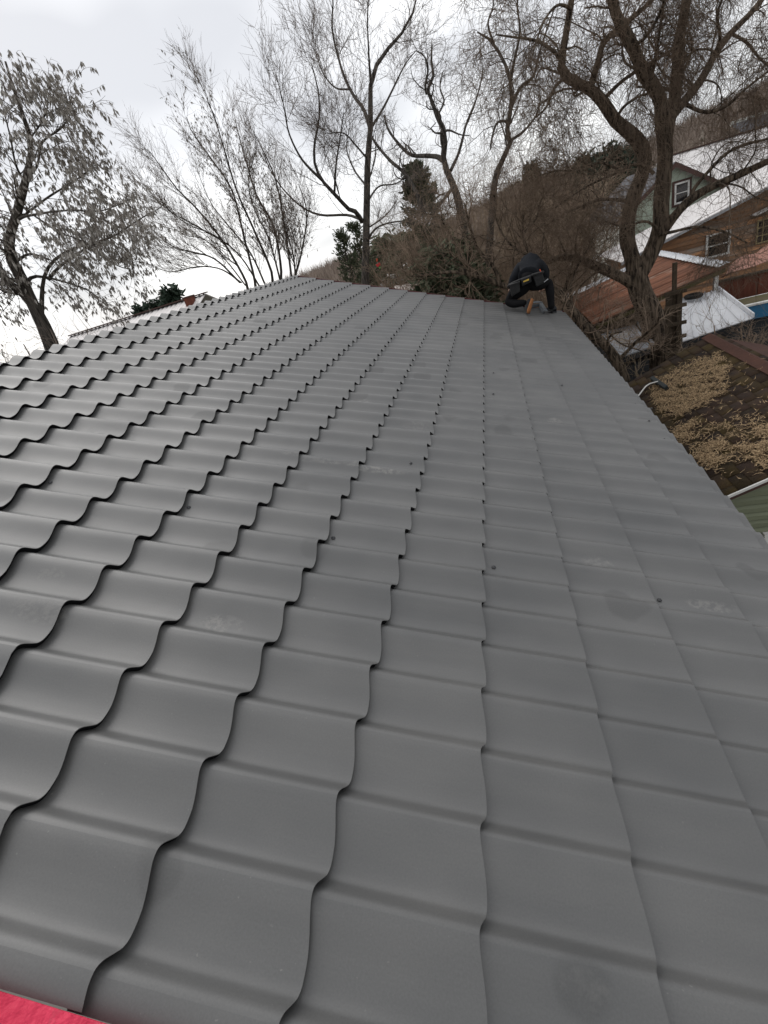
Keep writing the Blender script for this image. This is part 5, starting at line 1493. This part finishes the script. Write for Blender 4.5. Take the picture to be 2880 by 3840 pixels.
bp_ = [at(1906, 1074, 9.15), at(1915, 1066, 8.95), at(1945, 1052, 8.86), at(1985, 1037, 8.85), at(2020, 1024, 8.90), at(2036, 1020, 9.08), at(2030, 1020, 9.25)]
a, r = resample(bp_, [.022] * 7, 24); v, q = tube_arrays(a[None], r[None], 6)
link('belt', np_mesh('belt', v - np.array(worker.location), q, smooth=True), M_LEATH, worker)
def rod(name, p0, p1, r, mt, parent=None, sides=8):
    off = np.array(parent.location) if parent is not None else np.zeros(3)
    P = np.linspace(p0, p1, 4)[None]; v, q = tube_arrays(P, np.full((1, 4), r), sides)
    n = len(v); caps = [tuple(range(sides))[::-1], tuple(range(n - sides, n))]
    me = bpy.data.meshes.new(name); me.from_pydata([tuple(x) for x in v - off], [], [tuple(int(y) for y in x) for x in q] + caps); me.update()
    return link(name, me, mt, parent)
rod('marker_pen', at(2024, 1010, 8.86), at(2033, 1030, 8.86), .008, M_ORNG, worker)
rod('spanner', at(2040, 1058, 8.80), at(2056, 1046, 8.80), .007, M_STEEL, worker)

# folded metal piece beside the foot
fm = empty('metal_offcut', roof_pt(2020, 1150)); tag(fm, 'folded grey metal offcut lying between the feet of the worker', 'offcut')
M_OFF = mat('grey_folded_sheet', (.11, .125, .135), (.08, .09, .1), rough=.45, scale=6, spec=.5)
def roof_strip(a, b_, w, h0, h1, nm, mt, parent):
    A, B = roof_pt(*a), roof_pt(*b_); d = B - A; d /= np.linalg.norm(d); s_ = np.cross(RN, d)
    m = MB(); c = [A - s_ * w / 2, B - s_ * w / 2, B + s_ * w / 2, A + s_ * w / 2]
    m.hexa([x + RN * h0 for x in c] + [x + RN * h1 for x in c]); m.build(nm, mt, parent, bevel=.002)
roof_strip((1962, 1150), (2024, 1143), .11, .05, .058, 'top_flange', M_OFF, fm)
roof_strip((1968, 1155), (2020, 1150), .012, .0, .049, 'web', M_OFF, fm)
roof_strip((2022, 1140), (2044, 1176), .07, .04, .048, 'side_flange', M_OFF, fm)
roof_strip((2018, 1146), (2036, 1176), .012, .0, .039, 'web', M_OFF, fm)

# ------------------------------------------------------------------ small things
br = empty('broom', plane_hit(2478, 1450, nB, dB)); tag(br, 'broom with dark bristle head and white handle lying on the leaf covered shingles', 'broom')
up_ = nB / np.linalg.norm(nB)
M_BRIS = mat('bristle', (.03, .036, .036), (.055, .06, .06), rough=.95, scale=40, bump=.6)
h0, h1 = plane_hit(2452, 1430, nB, dB) + up_ * .07, plane_hit(2506, 1468, nB, dB) + up_ * .07
d = h1 - h0; d /= np.linalg.norm(d); s_ = np.cross(up_, d)
m = MB(); c = [h0 - s_ * .03, h1 - s_ * .03, h1 + s_ * .03, h0 + s_ * .03]; m.hexa([x for x in c] + [x + up_ * .03 for x in c]); m.build('head', M_BRIS, br, bevel=.004)
m = MB()
for k in range(26):
    for w in (-.02, .0, .02):
        P = h0 + (h1 - h0) * ((k + .5) / 26) + s_ * w
        m.hexa([P + d * -.004 - s_ * .005 - up_ * .055 + s_ * w * .5, P + d * .004 - s_ * .005 - up_ * .055 + s_ * w * .5, P + d * .004 + s_ * .005 - up_ * .055 + s_ * w * .5, P - d * .004 + s_ * .005 - up_ * .055 + s_ * w * .5,
                P + d * -.005 - s_ * .006, P + d * .005 - s_ * .006, P + d * .005 + s_ * .006, P - d * .005 + s_ * .006])
m.build('bristles', M_BRIS, br)
hp = [(h0 + h1) / 2 + up_ * .03, plane_hit(2446, 1459, nB, dB) + up_ * .11, plane_hit(2430, 1474, nB, dB) + up_ * .12, plane_hit(2410, 1500, nB, dB) + up_ * .12, plane_hit(2360, 1560, nB, dB) + up_ * .10]
a, r = resample(hp, [.011] * 5, 14); v, q = tube_arrays(a[None], r[None], 8)
link('handle', np_mesh('handle', v - np.array(br.location), q, smooth=True), M_WHITE, br)

# old tyre on the white sheet roof
ctr = np.array(qq[3]) + (np.array(qq[2]) - qq[3]) * .36 + (np.array(qq[0]) - qq[3]) * .10 + np.array([0, 0, .03])
V, Q = [], []
for a_ in range(20):
    for b2 in range(8):
        A2, B2 = 2 * math.pi * a_ / 20, 2 * math.pi * b2 / 8
        rr2 = .15 + .055 * math.cos(B2); V.append((rr2 * math.cos(A2), rr2 * math.sin(A2), .05 + .05 * math.sin(B2)))
for a_ in range(20):
    for b2 in range(8): Q.append((a_ * 8 + b2, ((a_ + 1) % 20) * 8 + b2, ((a_ + 1) % 20) * 8 + (b2 + 1) % 8, a_ * 8 + (b2 + 1) % 8))
o = link('tyre', np_mesh('tyre', V, Q, smooth=True), M_DARK, None, [float(x) for x in ctr]); tag(o, 'small dark tyre lying on the white sheet roof', 'tyre')
# red and orange scrap in the brush
sc_ = empty('cloth_scrap', at(1414, 985, 15.8)); tag(sc_, 'bright red and orange scrap caught in the brush right of the tall middle tree', 'scrap')
M_REDC = mat('red_cloth', (.75, .05, .05), (.65, .04, .05), rough=.7); M_GRNC = mat('green_cloth', (.08, .5, .08), (.06, .4, .06), rough=.7)
px_slab([(1410, 970), (1416, 969), (1416, 980), (1411, 981)], 15.8, .02, M_ORNG, 'orange_piece', sc_, bevel=.003)
px_slab([(1408, 992), (1424, 984), (1426, 995), (1415, 1002)], 15.8, .03, M_REDC, 'red_piece', sc_, bevel=.006)
px_slab([(1421, 1001), (1427, 1000), (1427, 1007), (1422, 1008)], 15.8, .02, M_GRNC, 'green_piece', sc_, bevel=.003)
# overhead wires behind the leafy tree
M_WIRE = mat('wire', (.05, .05, .055), (.06, .06, .065), rough=.6)
for (a, b_, lab) in (((-260, 445), (330, 1235), 'thin overhead wire behind the leafy tree, the topmost'), ((-260, 560), (330, 1180), 'thin overhead wire behind the leafy tree, the middle one'), ((-260, 660), (330, 1200), 'thin overhead wire behind the leafy tree, the lowest')):
    P0, P1 = at(*a, 30), at(*b_, 34); t = np.linspace(0, 1, 16)[:, None]
    P = P0 * (1 - t) + P1 * t - np.array([0, 0, 1.0]) * (t * (1 - t)) * 1.2
    v, q = tube_arrays(P[None], np.full((1, 16), .014), 4)
    tag(link('overhead_wire', np_mesh('overhead_wire', v, q), M_WIRE), lab, 'wire', 'overhead wires')
